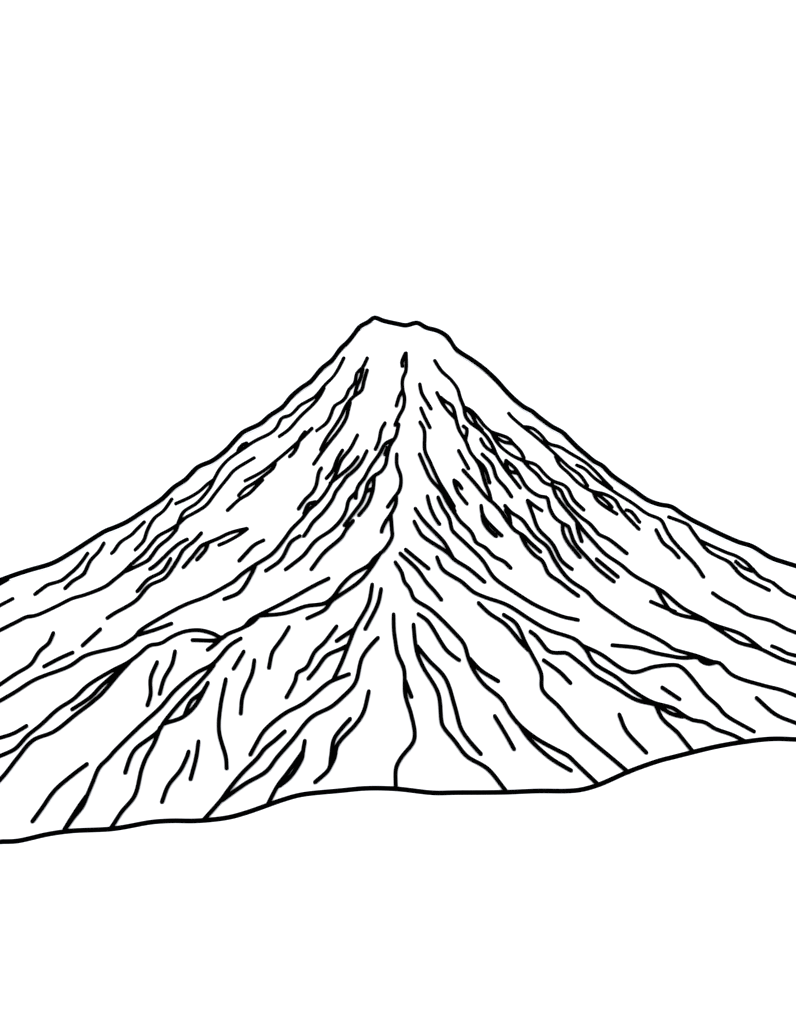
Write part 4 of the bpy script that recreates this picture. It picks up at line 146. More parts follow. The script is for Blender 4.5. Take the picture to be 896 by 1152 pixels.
-268.0,4721.5 -263.2,4731.2 -258.3,4740.9 -253.4,4750.9 -248.7,4761.0 -244.1,4771.5 -239.6,4781.8 -235.3,4792.5 -231.1,4805.9 -227.5,4820.9 -224.4,4838.1 -221.4,4858.0 -218.4,4879.8 -215.1,4902.4 -211.6,4924.5 -207.6,4944.3 -203.2,4959.3 -198.0,4971.2 -192.5,4980.3 -186.8,4988.2 -181.1,4996.1 -175.7,5004.6 -170.9,5015.2 -165.8,5028.6 -162.4,5038.3 -157.6,5052.8 -153.2,5067.1 -149.2,5081.5 -145.5,5095.9 -142.1,5111.2 -139.2,5126.6 -136.8,5141.9 -134.7,5158.5 -133.7,5177.7 -133.0,5197.6 -131.4,5216.3 -128.0,5231.1 -122.9,5243.6 -119.2,5251.0 -114.3,5262.9 -111.0,5278.1 -109.1,5294.9 -107.1,5305.4 -103.3,5316.6 -98.7,5327.3 -95.5,5334.3 -92.4,5342.0 -88.9,5352.2 -85.6,5363.0 -82.2,5373.9 -78.6,5384.5 -74.7,5394.7 -70.7,5403.9 -66.4,5413.6 -61.9,5423.2 -57.5,5432.9 -53.4,5442.4 -49.5,5452.5 -46.1,5463.0 -42.7,5473.3 -39.1,5482.6 -34.8,5489.6 -28.2,5494.7 -20.9,5496.5 -13.5,5498.1
-122.8,3582.3 -120.9,3592.3 -118.9,3602.4 -117.0,3612.5 -115.3,3622.8 -114.1,3633.7 -113.6,3646.0 -113.4,3658.5 -113.0,3670.3 -111.8,3681.2 -109.7,3690.9 -107.0,3700.1 -104.9,3706.8 -102.3,3714.0 -99.1,3721.7 -95.6,3729.7 -93.2,3735.2 -90.7,3740.8 -88.2,3746.4 -84.6,3754.9 -81.4,3763.4 -78.5,3772.3 -75.6,3781.4 -72.9,3790.4 -70.4,3799.9 -68.1,3810.1 -66.0,3821.4 -64.5,3832.1 -63.2,3843.8 -62.1,3856.2 -61.1,3869.2 -60.1,3882.6 -59.2,3896.2 -58.3,3909.8 -57.2,3923.1
377.0,5854.8 386.1,5868.0 395.6,5885.2 404.3,5894.0 411.4,5896.1 418.2,5895.5 422.5,5894.2 426.6,5892.6 432.4,5889.7 436.9,5883.8 440.9,5876.2 445.6,5870.3 451.9,5871.5 459.8,5878.4 468.6,5887.0 477.7,5896.3 486.1,5904.8 493.7,5909.7 500.4,5912.0 507.0,5913.6 514.5,5916.6 521.2,5920.9 528.7,5926.5 536.7,5933.1 544.9,5940.0 553.0,5945.9 560.5,5949.9 567.2,5952.2 574.0,5953.1 580.3,5953.0 586.1,5951.9 591.6,5950.0 597.0,5947.1 602.4,5942.4 607.5,5935.9 612.3,5928.5 617.1,5921.4 622.0,5915.4 627.1,5910.2 632.2,5905.4 637.3,5901.0 640.6,5897.7
40.0,4135.3 43.4,4123.4 46.7,4111.7 49.9,4100.4 53.2,4089.4 56.6,4078.5 60.0,4067.9 63.6,4057.8 67.0,4049.3 70.7,4041.0 74.5,4033.1 78.3,4025.2 82.1,4017.3 85.8,4009.2 89.2,4000.7 92.3,3991.6 94.9,3982.1 97.0,3972.4 98.8,3962.0 100.5,3951.0 102.0,3939.5 103.3,3927.7 104.5,3915.7 105.6,3903.6 106.7,3891.6 107.7,3879.7 108.8,3868.1 109.9,3856.6 111.0,3844.1 112.0,3831.4 112.8,3818.8 113.7,3806.4 114.5,3794.4 115.5,3782.8 116.5,3771.9 117.8,3761.8 119.7,3750.7 121.9,3739.9 124.3,3730.2 126.9,3720.8 129.7,3711.2 132.4,3701.9 135.2,3693.0 138.1,3684.0 141.2,3675.0 144.2,3666.0 147.3,3657.0 150.3,3648.1
-271.0,3690.9 -269.4,3701.3 -267.9,3711.7 -266.3,3722.1 -264.6,3732.8 -262.8,3743.0 -261.3,3753.1 -259.6,3763.4 -257.8,3773.8 -255.5,3784.2 -253.7,3791.0 -251.1,3799.4 -248.2,3807.2 -245.1,3815.0 -241.7,3822.8 -238.1,3830.6 -234.3,3838.1 -230.4,3845.4 -226.4,3852.4 -222.5,3859.0 -218.7,3865.0 -214.5,3870.8 -210.3,3875.6 -206.0,3879.8 -201.6,3883.7 -197.2,3887.6 -192.8,3891.9 -188.4,3896.9 -183.9,3903.0 -180.3,3908.9 -176.6,3915.7 -172.8,3923.3 -169.0,3931.4 -165.1,3940.0 -161.2,3948.6 -157.4,3957.3 -153.5,3965.8 -149.8,3973.8 -146.1,3981.2 -142.5,3987.8 -139.0,3993.3 -134.2,3999.4 -130.6,4003.0 -125.4,4007.2 -120.5,4010.5 -115.7,4013.7 -110.5,4017.7 -105.4,4021.3 -100.4,4024.9 -98.7,4026.1
660.8,3819.7 657.1,3823.9 653.6,3828.3 650.0,3832.6 646.2,3836.7 642.1,3840.5 638.0,3843.5 633.6,3845.8 628.9,3847.9 624.1,3850.0 619.4,3852.3 615.0,3854.9 611.0,3858.2 607.1,3863.0 603.7,3869.5 600.6,3876.1 597.2,3882.0 593.1,3886.0 588.2,3887.8 582.9,3888.6 577.6,3889.4 572.7,3891.4 568.4,3895.3 564.5,3900.5 561.0,3906.4 557.5,3912.7 554.1,3919.2 551.0,3926.4 548.1,3934.0 544.7,3941.3 541.9,3945.8 538.2,3949.8 533.9,3953.3 529.2,3956.3 524.2,3959.1 519.0,3962.0 513.9,3965.1 509.0,3968.8 504.4,3973.2 500.2,3978.2 496.1,3983.7 492.1,3989.6 488.1,3995.9 484.2,4002.3 480.5,4009.0 476.8,4015.7 473.2,4022.5 469.7,4029.3 466.2,4036.9 463.1,4044.7 460.1,4052.7 457.1,4060.9 454.0,4069.0 450.7,4077.1 447.0,4084.9 443.4,4091.3 439.4,4097.4 435.0,4103.3 430.5,4109.1 425.9,4114.9 421.4,4120.9 417.2,4127.0 413.2,4133.5 409.8,4140.4 407.0,4147.8 405.1,4155.4 403.6,4163.6 401.9,4176.6 400.7,4189.8 399.5,4202.4 397.8,4213.3 396.0,4221.6 393.1,4232.3 389.9,4241.8 386.5,4251.0 382.8,4259.3 378.7,4265.8 373.8,4270.0 368.1,4272.6 363.1,4275.1 358.4,4276.9 353.0,4278.8 347.2,4281.0 343.2,4282.6 339.2,4284.3 335.2,4286.2 331.4,4288.4 325.8,4292.0 320.7,4296.2 315.9,4301.2 311.3,4306.6 306.8,4312.4 302.4,4318.6 297.9,4325.2 293.2,4332.0 289.9,4336.7 285.8,4342.7 281.5,4349.4 277.2,4356.5 272.7,4364.0 268.2,4371.6 263.6,4379.3 259.0,4386.9 254.3,4394.2 249.6,4401.1 244.9,4407.3 239.9,4413.1 234.3,4418.6 228.6,4423.4 222.7,4427.6 216.9,4431.4 211.1,4435.0 205.6,4438.6 200.4,4442.4 195.5,4446.6 191.6,4450.2 186.1,4455.3 181.0,4460.6 176.1,4466.8 171.1,4475.0 166.5,4484.8 162.0,4496.9 159.0,4505.7 156.0,4514.9 151.7,4528.4 147.5,4541.0 143.1,4552.7 138.2,4564.0 133.2,4575.2 128.4,4587.4 123.3,4599.6 117.8,4613.1 114.2,4622.6 109.1,4637.5 104.9,4653.2 101.8,4670.3 99.4,4688.9 97.4,4708.5 95.6,4728.7 93.5,4748.6
-3.9,3481.3 -4.0,3492.6 -4.1,3504.5 -4.2,3512.5 -4.4,3524.4 -4.4,3535.6 -4.3,3545.7 -4.0,3554.3 -3.4,3563.6 -1.8,3575.5 0.1,3585.3 2.7,3595.8 4.7,3603.3 7.4,3612.7 10.4,3621.7 13.9,3631.4 16.3,3638.1 18.8,3645.1 21.2,3652.2 24.4,3662.7 27.1,3672.9 29.0,3683.6 30.4,3695.5 31.0,3707.1 31.0,3720.3 30.8,3730.9 30.2,3742.6 29.3,3754.9 28.3,3767.7 27.5,3776.2 26.6,3784.8 25.8,3793.2 24.6,3805.5 23.3,3817.0 21.8,3828.3 20.2,3839.6 18.5,3850.9 17.0,3862.6 15.5,3874.7 14.4,3887.4 13.6,3899.9 13.2,3912.7 13.1,3926.1 13.2,3940.1 13.3,3954.4 13.4,3968.7 13.3,3983.0 13.1,3997.0 12.6,4010.4 11.5,4024.3 10.4,4034.6 8.2,4049.7 5.7,4064.6 3.2,4079.1 1.0,4093.4 -0.8,4107.3 -1.9,4118.8 -3.0,4134.9 -3.9,4150.9 -4.8,4168.1 -5.6,4183.8 -6.5,4200.3 -7.4,4217.4 -8.2,4234.6 -8.8,4251.5 -9.2,4267.9 -9.4,4284.1 -9.5,4300.2 -9.6,4316.2 -9.6,4332.4 -9.7,4343.2
-6.3,4706.3 -2.5,4685.9 1.3,4665.4 4.9,4644.5 8.0,4623.4 9.6,4608.1 10.8,4592.6 11.8,4577.3 13.5,4555.9 16.2,4537.3 20.0,4522.4 24.1,4508.3 27.3,4492.7 29.4,4475.6 31.1,4457.2 33.5,4439.3 35.9,4428.2 39.4,4417.5 43.6,4408.0 48.3,4399.1 53.5,4390.6 58.9,4381.9 64.2,4372.7 67.8,4366.0 71.2,4358.8 75.4,4348.6 79.5,4338.2 83.6,4327.1 87.8,4315.6 92.1,4303.8 96.3,4291.9 100.4,4280.2 104.4,4268.8 108.3,4257.8 112.0,4247.5 115.4,4237.8 118.6,4228.9 122.0,4219.4 124.8,4212.0 128.7,4202.0 132.1,4192.4 135.2,4182.5 137.8,4171.1 139.7,4159.4 141.1,4146.6 142.1,4133.3 143.1,4120.1 144.1,4107.3 145.3,4095.4 146.8,4083.2 148.4,4071.6 150.0,4060.4 152.0,4049.2 154.2,4038.1 156.5,4027.8 159.0,4017.4 161.6,4006.8 164.5,3996.1 167.6,3985.4 171.0,3974.7 174.2,3965.8 177.8,3956.9 181.6,3948.0 185.7,3939.1 189.7,3930.3 193.5,3921.5 197.1,3912.7 200.2,3903.8 203.0,3894.1 205.6,3882.5 207.5,3870.9 209.3,3859.4 211.1,3848.1 213.2,3837.0 215.5,3826.9 217.9,3817.1 220.4,3807.4 223.0,3797.8 225.8,3788.5 228.9,3779.5 231.9,3771.5 235.1,3763.8 238.4,3756.3 241.9,3748.9 245.5,3741.7 249.3,3734.7 253.2,3727.9 257.0,3721.6 260.7,3716.1 264.7,3710.6 268.9,3705.3 273.2,3700.1 277.5,3695.2 281.7,3690.4 285.8,3685.9 289.6,3681.7 293.1,3677.8 296.2,3674.2 299.5,3670.7 302.5,3667.9 306.5,3663.8 310.1,3658.6 312.9,3651.9 315.3,3644.3 318.0,3635.3 320.5,3628.0 322.7,3621.5 325.2,3614.3 327.8,3606.6 330.6,3598.5 333.4,3590.0 335.4,3584.3 337.3,3578.5 339.3,3572.7 341.3,3566.9 343.2,3561.1 346.0,3552.6 348.8,3544.5 349.6,3541.8
-92.8,5854.7 -96.4,5847.8 -98.7,5843.5 -101.0,5838.9 -104.8,5833.1 -109.6,5829.2 -116.6,5830.0 -122.7,5829.0 -125.0,5821.6 -126.0,5809.7 -126.6,5802.2 -128.3,5793.0 -132.4,5786.9 -138.5,5784.2 -144.3,5781.1 -148.2,5774.7 -150.7,5765.2 -153.3,5756.7 -157.6,5750.5 -163.1,5746.7 -169.4,5745.1 -177.1,5751.0 -184.5,5755.7 -189.2,5750.7 -192.1,5740.7 -193.5,5729.8 -194.9,5718.1 -197.3,5704.5 -200.3,5693.3 -203.4,5684.0 -207.7,5676.1 -212.8,5671.5 -219.1,5669.1 -225.9,5669.0 -232.8,5671.9 -235.0,5672.7
-180.8,4029.6 -177.6,4039.8 -174.4,4049.8 -171.2,4060.1 -167.8,4071.0 -164.8,4081.5 -162.1,4092.6 -159.4,4104.3 -156.5,4115.9 -153.4,4126.8 -149.8,4136.3 -145.6,4144.0 -140.7,4150.3 -135.4,4155.5 -130.0,4160.1 -124.8,4164.3 -120.2,4168.5 -115.0,4174.6 -109.9,4181.0 -106.6,4185.3
-795.1,3828.3 -762.1,3853.4 -758.1,3856.7 -753.9,3859.6 -749.7,3862.4 -745.7,3865.8 -742.0,3870.1 -738.8,3875.9 -736.4,3883.2 -734.4,3892.0 -732.7,3901.9 -731.2,3912.3 -729.7,3922.7 -728.0,3932.6 -726.0,3941.4 -723.5,3949.4 -720.9,3956.6 -718.1,3963.3 -715.2,3970.0 -712.3,3977.1 -709.5,3985.0 -707.2,3992.6 -704.9,4000.9 -702.7,4009.7 -700.4,4018.7 -698.1,4027.8 -695.7,4036.6 -693.2,4045.1 -690.5,4052.8 -687.4,4059.8 -684.0,4066.1 -680.3,4071.5 -676.6,4076.7 -672.8,4081.8 -669.2,4087.3 -665.8,4093.5 -662.7,4100.8 -660.1,4109.5 -657.9,4119.0 -655.8,4129.1 -653.7,4139.6 -651.4,4150.0 -648.6,4160.0 -646.4,4166.2 -643.4,4173.1 -640.0,4179.8 -636.3,4186.5 -632.3,4192.8 -628.1,4199.0 -623.8,4204.9 -619.4,4210.7 -615.1,4216.1 -611.0,4221.2 -607.0,4226.0 -603.3,4230.4 -598.7,4235.6 -595.3,4238.7 -590.5,4242.5 -585.9,4246.3 -581.5,4250.8 -577.3,4256.8 -573.3,4264.1 -569.6,4272.2 -566.0,4280.9 -562.5,4290.0 -559.0,4299.3 -555.9,4310.1 -553.0,4321.9 -550.0,4333.2 -546.6,4342.6 -542.5,4348.8 -537.1,4350.0 -530.9,4347.1 -524.5,4342.9 -518.6,4340.9 -513.6,4343.5 -509.4,4349.6 -505.4,4357.2 -501.2,4364.4 -496.4,4369.2 -491.4,4372.7 -486.1,4375.7 -480.5,4377.6 -474.7,4378.3 -468.6,4377.4 -462.6,4375.2 -456.4,4372.2 -450.1,4368.6 -443.7,4364.5 -437.3,4359.9 -431.0,4354.7 -424.3,4348.3 -417.6,4341.3 -411.0,4334.1 -404.8,4326.9 -399.1,4320.1 -394.3,4313.1 -389.8,4305.1 -383.6,4295.2 -378.2,4293.0 -374.1,4301.6 -371.1,4309.2 -366.7,4315.5 -361.9,4319.5 -356.4,4323.1 -352.5,4325.5 -348.7,4327.6 -343.2,4331.2 -338.4,4335.4 -334.3,4342.0 -331.9,4349.2 -329.2,4361.6 -326.2,4373.0 -322.2,4380.7 -317.6,4385.8 -312.6,4389.9 -308.8,4392.8 -304.1,4396.7 -299.8,4400.1 -295.2,4403.5 -290.3,4407.2 -285.2,4411.2 -279.9,4415.5 -274.5,4420.4 -269.0,4425.8 -265.4,4429.6 -261.7,4433.8 -257.2,4439.1 -252.5,4445.1 -247.6,4451.5 -242.6,4458.5 -237.4,4465.9 -232.1,4473.6 -226.9,4481.6 -221.6,4489.8 -216.4,4498.0 -211.3,4506.3 -206.3,4514.5 -201.5,4522.5 -197.0,4530.2 -192.7,4537.5 -188.0,4545.5 -184.1,4552.0 -178.7,4561.0 -173.7,4569.4 -168.9,4577.6 -163.9,4586.0 -160.5,4592.0
-172.4,3719.6 -172.7,3707.1 -173.0,3694.4 -173.3,3682.2 -173.5,3671.3 -173.4,3662.5 -173.3,3650.4 -174.3,3640.4 -175.6,3631.4 -177.4,3621.5 -178.8,3614.6 -180.3,3607.6 -181.9,3600.7 -183.5,3593.9 -185.2,3587.4 -186.9,3581.3 -189.4,3573.2 -192.2,3565.6 -195.4,3558.8 -198.7,3552.8 -202.1,3547.1 -205.4,3541.3 -207.6,3537.1
-761.1,5917.1 -766.1,5909.5 -771.1,5900.9 -775.6,5890.6 -779.2,5878.0 -781.5,5865.3 -784.7,5848.5 -787.9,5840.0 -793.1,5835.2 -799.8,5833.6 -807.1,5832.7 -813.7,5830.0 -818.8,5823.0 -821.9,5806.4 -823.0,5791.2 -823.8,5776.3 -825.0,5757.1 -827.2,5741.4 -829.7,5733.2
305.4,5550.4 311.1,5546.3 317.0,5542.3 322.7,5538.3 327.7,5533.3 332.1,5526.7 335.6,5518.0 338.8,5508.7 342.1,5498.9 345.1,5488.5 348.0,5477.3 351.2,5466.0 354.8,5455.6 359.4,5445.4 364.4,5435.8 369.8,5427.4 375.5,5419.8 379.8,5415.0 386.4,5409.3 393.0,5405.7 398.8,5407.1 404.6,5411.9 410.1,5408.2 411.3,5392.7 411.3,5373.9 411.1,5361.8 411.3,5350.5 412.6,5335.9 414.6,5321.7 417.1,5307.7 420.2,5294.6 424.5,5283.8 428.0,5277.7 431.9,5273.1 437.6,5266.3 444.0,5260.5 448.7,5257.7 453.7,5250.9 454.9,5238.1 455.1,5223.4 454.7,5199.1 452.9,5155.1 452.0,5118.3 451.5,5092.7 450.2,5055.3 448.9,5003.6 450.4,4978.4 452.9,4958.1 455.9,4939.7 459.2,4922.9 462.5,4906.9 465.7,4891.7 468.8,4876.6 471.8,4861.1 474.7,4846.5 477.7,4832.2 480.8,4818.0 484.4,4803.7 487.7,4791.7 491.3,4779.8 495.1,4767.9 499.0,4756.0 503.0,4744.2 506.9,4732.5 510.8,4720.8 513.3,4713.0
-480.4,3382.5 -479.3,3392.4 -478.0,3403.4 -477.2,3412.1 -476.3,3422.1 -475.3,3432.8 -474.5,3440.2 -473.7,3447.5 -472.7,3454.8 -471.3,3463.2 -469.4,3471.4 -467.4,3479.6 -465.3,3488.0 -463.3,3496.7 -461.5,3506.1 -460.1,3516.2 -459.4,3526.8 -459.1,3537.3 -459.2,3548.9 -459.6,3561.2 -460.2,3574.0 -461.0,3587.0 -461.8,3599.9 -462.5,3612.4 -463.2,3624.5 -463.7,3635.7 -463.9,3645.7 -464.0,3655.1 -463.9,3667.4 -463.7,3678.7 -463.3,3689.9 -462.6,3701.5 -461.7,3712.1 -460.5,3722.9 -459.2,3733.8 -457.9,3745.0 -456.8,3756.3 -456.1,3768.0 -455.6,3779.8 -455.4,3792.0 -455.2,3804.5 -455.1,3817.2 -455.1,3829.9 -454.9,3838.4
-129.5,4008.9 -127.6,4021.1 -125.6,4033.4 -123.7,4045.6 -121.7,4058.0 -119.7,4070.6 -117.8,4083.5 -115.9,4096.5 -114.2,4109.5 -112.5,4122.8 -110.8,4136.4 -109.1,4150.2 -107.5,4164.0 -105.8,4177.6 -104.2,4191.0 -102.5,4204.9 -100.8,4218.8 -99.2,4232.6 -97.6,4246.5 -95.9,4260.8 -93.9,4275.8 -92.4,4286.4 -90.3,4299.4 -87.9,4313.0 -85.2,4327.1 -82.3,4341.6 -79.4,4356.2 -76.5,4370.8 -73.6,4385.4 -70.9,4399.8 -68.5,4413.8 -66.5,4427.6 -64.7,4443.4 -63.3,4460.0 -62.3,4476.6 -61.5,4493.2 -60.9,4509.9 -60.2,4526.8 -59.4,4543.8 -59.1,4549.6
-223.7,5887.0 -227.3,5878.1 -231.0,5870.4 -234.9,5863.7 -239.2,5858.2 -243.7,5853.8 -248.6,5850.1 -254.0,5846.7 -259.2,5843.9 -264.6,5841.8 -270.4,5839.9 -276.4,5837.8 -282.4,5835.4 -288.2,5832.3 -293.6,5828.2 -298.9,5822.9 -304.1,5816.9 -307.6,5812.7 -312.7,5806.7 -317.8,5801.4 -323.0,5797.3 -329.0,5794.6 -335.5,5793.6 -342.0,5793.6 -348.4,5793.5 -350.6,5793.4
-380.0,4292.4 -383.2,4281.6 -386.4,4270.8 -389.9,4260.5 -393.4,4251.6 -397.2,4243.1 -401.1,4234.7 -403.6,4229.1
873.3,4180.0 835.1,4201.7 830.3,4204.1 825.5,4206.7 820.7,4209.2 815.8,4211.4 810.6,4213.2 805.3,4214.1 800.0,4214.2 794.6,4213.7 789.1,4213.0 783.4,4212.2 777.6,4211.8 773.6,4211.9 769.5,4212.3 764.8,4212.9 759.8,4213.4 754.4,4213.9 748.9,4214.6 743.3,4215.4 737.7,4216.4 732.2,4217.7 726.8,4219.3 721.8,4221.3 717.0,4223.8 712.8,4226.8 709.1,4230.5 706.3,4234.8 704.0,4240.3 701.9,4246.7 700.1,4253.6 698.5,4260.8 696.3,4271.2 694.0,4280.1 691.5,4286.5 687.4,4289.0 680.5,4283.8 674.9,4282.0 670.2,4282.0 664.8,4282.5 659.2,4283.2 655.3,4283.7 651.4,4284.0 645.6,4284.1 640.2,4283.5 634.0,4281.9 627.9,4279.9 621.9,4277.7 616.1,4275.7 610.7,4274.3 604.6,4273.1 598.5,4272.0 592.9,4273.0 588.6,4277.4 585.3,4284.4 582.1,4292.6 578.1,4300.6 574.5,4306.1 570.5,4312.0 566.2,4318.0 561.7,4324.2 557.1,4330.5 552.4,4336.6 547.9,4342.8 543.3,4348.5 538.6,4353.9 533.9,4358.9 529.2,4364.0 524.5,4369.5 519.8,4375.5 515.2,4382.7 511.1,4389.9 507.0,4397.9 502.9,4406.3 498.9,4415.2 494.8,4424.3 490.8,4433.6 486.8,4442.8 482.9,4451.9 478.9,4460.9 474.8,4470.0 470.7,4479.1 466.6,4488.3 462.7,4497.4 458.9,4506.6 455.3,4515.8 452.1,4525.1 449.7,4533.3 446.8,4545.7 444.3,4558.3 441.5,4570.9 437.8,4583.6 434.4,4592.6 430.5,4601.2 426.1,4609.7 421.5,4618.4 416.8,4627.3 412.2,4637.0 407.8,4647.1 403.8,4658.5 400.3,4670.7 397.2,4684.7 394.3,4699.8 391.7,4716.0 389.3,4733.3 387.1,4751.3 385.1,4769.7 383.2,4788.3 381.5,4806.8 380.3,4822.3 379.0,4846.5 378.1,4871.6 377.2,4897.1 376.0,4922.5 374.0,4946.7 370.8,4968.3 366.6,4986.8 362.0,5002.7 357.4,5017.5 353.2,5032.4 349.6,5049.5 346.3,5066.1 343.3,5082.0 340.1,5097.3 337.1,5112.1 334.3,5127.3 331.2,5142.2 327.7,5155.8 323.3,5166.7 318.0,5174.7 312.0,5181.0 305.9,5186.3 300.2,5192.1 295.3,5200.3 290.7,5211.6 286.8,5223.6 284.0,5231.4
-115.5,5086.5 -119.6,5072.0 -123.7,5056.5 -127.7,5039.9 -131.3,5022.5 -134.5,5002.6 -136.9,4981.6 -139.6,4958.7 -142.2,4941.4 -145.5,4923.4 -149.6,4904.6 -154.1,4885.8 -159.1,4867.1 -162.4,4855.0 -165.8,4843.0 -169.1,4831.1 -172.4,4819.5 -176.8,4802.0 -180.8,4784.7 -184.4,4766.6 -187.7,4748.6 -190.9,4730.4 -193.9,4712.5 -196.9,4695.0 -199.9,4677.7 -203.0,4661.3 -204.0,4655.9
228.9,3779.5 231.1,3769.5 233.1,3759.6 235.1,3749.8 237.3,3739.8 239.8,3729.7 241.7,3722.9 244.1,3715.2 246.8,3707.1 249.6,3698.8 252.6,3690.4 255.8,3682.0 259.1,3673.7 262.4,3665.5 265.7,3657.7 269.0,3650.2 272.2,3643.2 275.5,3636.4 278.2,3631.6 280.9,3626.8 283.7,3622.2 286.6,3617.7 289.5,3613.4 292.3,3609.4 296.2,3603.9 299.7,3599.1 302.7,3595.1 305.8,3590.8 308.2,3587.7
186.1,3490.0 183.7,3499.1 181.3,3508.5 178.9,3518.1 176.5,3527.7 174.1,3537.3 171.7,3546.7 169.1,3555.9 166.5,3564.5 163.7,3572.7 160.8,3580.2 157.4,3587.5 153.4,3594.3 150.6,3598.5 147.7,3602.4 144.7,3606.1 140.3,3611.4 136.1,3616.3 132.3,3621.0 129.0,3625.7 125.6,3631.7 122.3,3639.3 119.2,3648.3 116.7,3656.4 114.1,3666.0 111.3,3676.3 109.5,3683.4 107.6,3690.4 104.7,3700.4 101.6,3710.1 99.3,3716.6 97.1,3723.1 94.8,3729.5 91.6,3738.7 88.9,3747.3 86.2,3756.8 84.1,3766.1 82.8,3774.8 82.0,3786.0 81.7,3796.2 81.5,3807.7 81.5,3820.3 81.5,3833.5 81.5,3842.6 81.5,3851.7 81.4,3860.9 81.2,3869.9 81.0,3878.8 80.6,3887.5 79.8,3899.8 78.6,3911.1 76.9,3922.0 74.8,3932.8 72.3,3943.5 69.6,3954.0 66.7,3964.5 63.8,3974.8 60.8,3985.1 58.0,3995.4 55.3,4005.5 53.0,4015.5 50.7,4026.7 48.9,4035.7 46.5,4048.7 44.4,4061.4 42.5,4074.1 40.8,4087.3 39.4,4101.3 38.2,4115.2 37.3,4129.5 36.5,4144.9 35.8,4159.6 35.2,4174.3 34.8,4189.9 34.4,4206.0 34.1,4222.6 33.7,4239.4 33.3,4256.1 33.2,4261.6
-705.3,5145.5 -700.0,5154.5 -694.4,5163.9 -690.6,5170.4 -686.9,5177.1 -681.6,5187.5 -676.8,5198.1 -672.6,5208.6 -668.4,5221.7 -663.9,5236.3 -662.1,5255.9 -662.7,5292.6 -675.0,5424.7 -673.6,5437.1 -671.9,5447.3 -669.9,5456.0 -667.7,5463.8 -664.0,5473.6 -659.2,5481.5 -653.9,5487.9 -648.4,5493.7 -643.0,5499.6 -638.4,5506.7 -634.0,5517.1 -631.4,5526.2 -629.5,5553.0 -628.0,5574.6 -626.6,5592.6 -626.2,5603.7 -626.2,5621.5 -629.7,5673.9 -631.8,5719.3 -630.5,5736.5 -628.7,5745.1 -625.8,5751.9 -621.0,5755.6 -614.5,5755.8 -607.1,5754.2 -599.7,5752.4 -592.9,5751.6 -587.1,5752.8 -581.6,5755.9 -576.9,5760.0 -572.2,5765.0 -567.6,5770.3 -563.0,5776.8 -558.8,5785.4 -555.3,5797.4 -552.6,5811.0 -550.3,5824.0 -548.0,5836.4 -545.6,5848.6 -542.9,5860.7 -540.2,5872.0 -537.1,5882.6 -533.4,5892.5 -529.6,5901.9 -525.4,5910.4 -520.4,5916.4 -514.4,5919.1 -508.9,5919.0 -502.7,5917.4 -495.9,5914.8 -488.8,5911.9 -481.7,5909.3 -474.7,5907.6 -468.2,5906.5 -461.6,5905.9 -454.7,5905.7 -448.1,5905.5 -441.5,5905.0 -434.6,5903.8 -427.4,5901.8 -419.9,5898.3 -411.8,5893.2 -403.5,5887.2 -395.6,5881.5 -388.4,5877.5 -382.3,5875.6 -377.2,5875.3 -371.1,5877.0 -365.8,5882.3 -362.4,5891.7 -359.8,5906.1 -357.0,5919.2 -353.2,5927.3 -345.9,5923.2 -339.2,5913.9 -332.5,5903.9 -324.3,5896.9 -317.8,5897.1 -312.1,5899.7 -307.0,5904.6 -303.3,5907.7 -299.3,5909.8 -292.6,5909.5 -285.0,5906.3 -277.2,5901.5 -269.8,5897.0 -262.3,5892.8 -255.2,5889.5 -250.4,5888.4 -245.2,5889.1 -240.0,5891.7 -234.7,5896.0 -231.2,5898.5 -227.6,5901.0 -222.3,5904.5 -216.7,5906.3 -210.8,5906.8 -204.9,5906.7 -199.2,5906.8 -193.9,5908.1 -189.4,5912.2 -185.1,5916.5 -181.1,5921.8 -177.5,5926.4 -174.2,5930.9 -170.5,5936.4 -167.1,5942.9 -166.0,5945.1
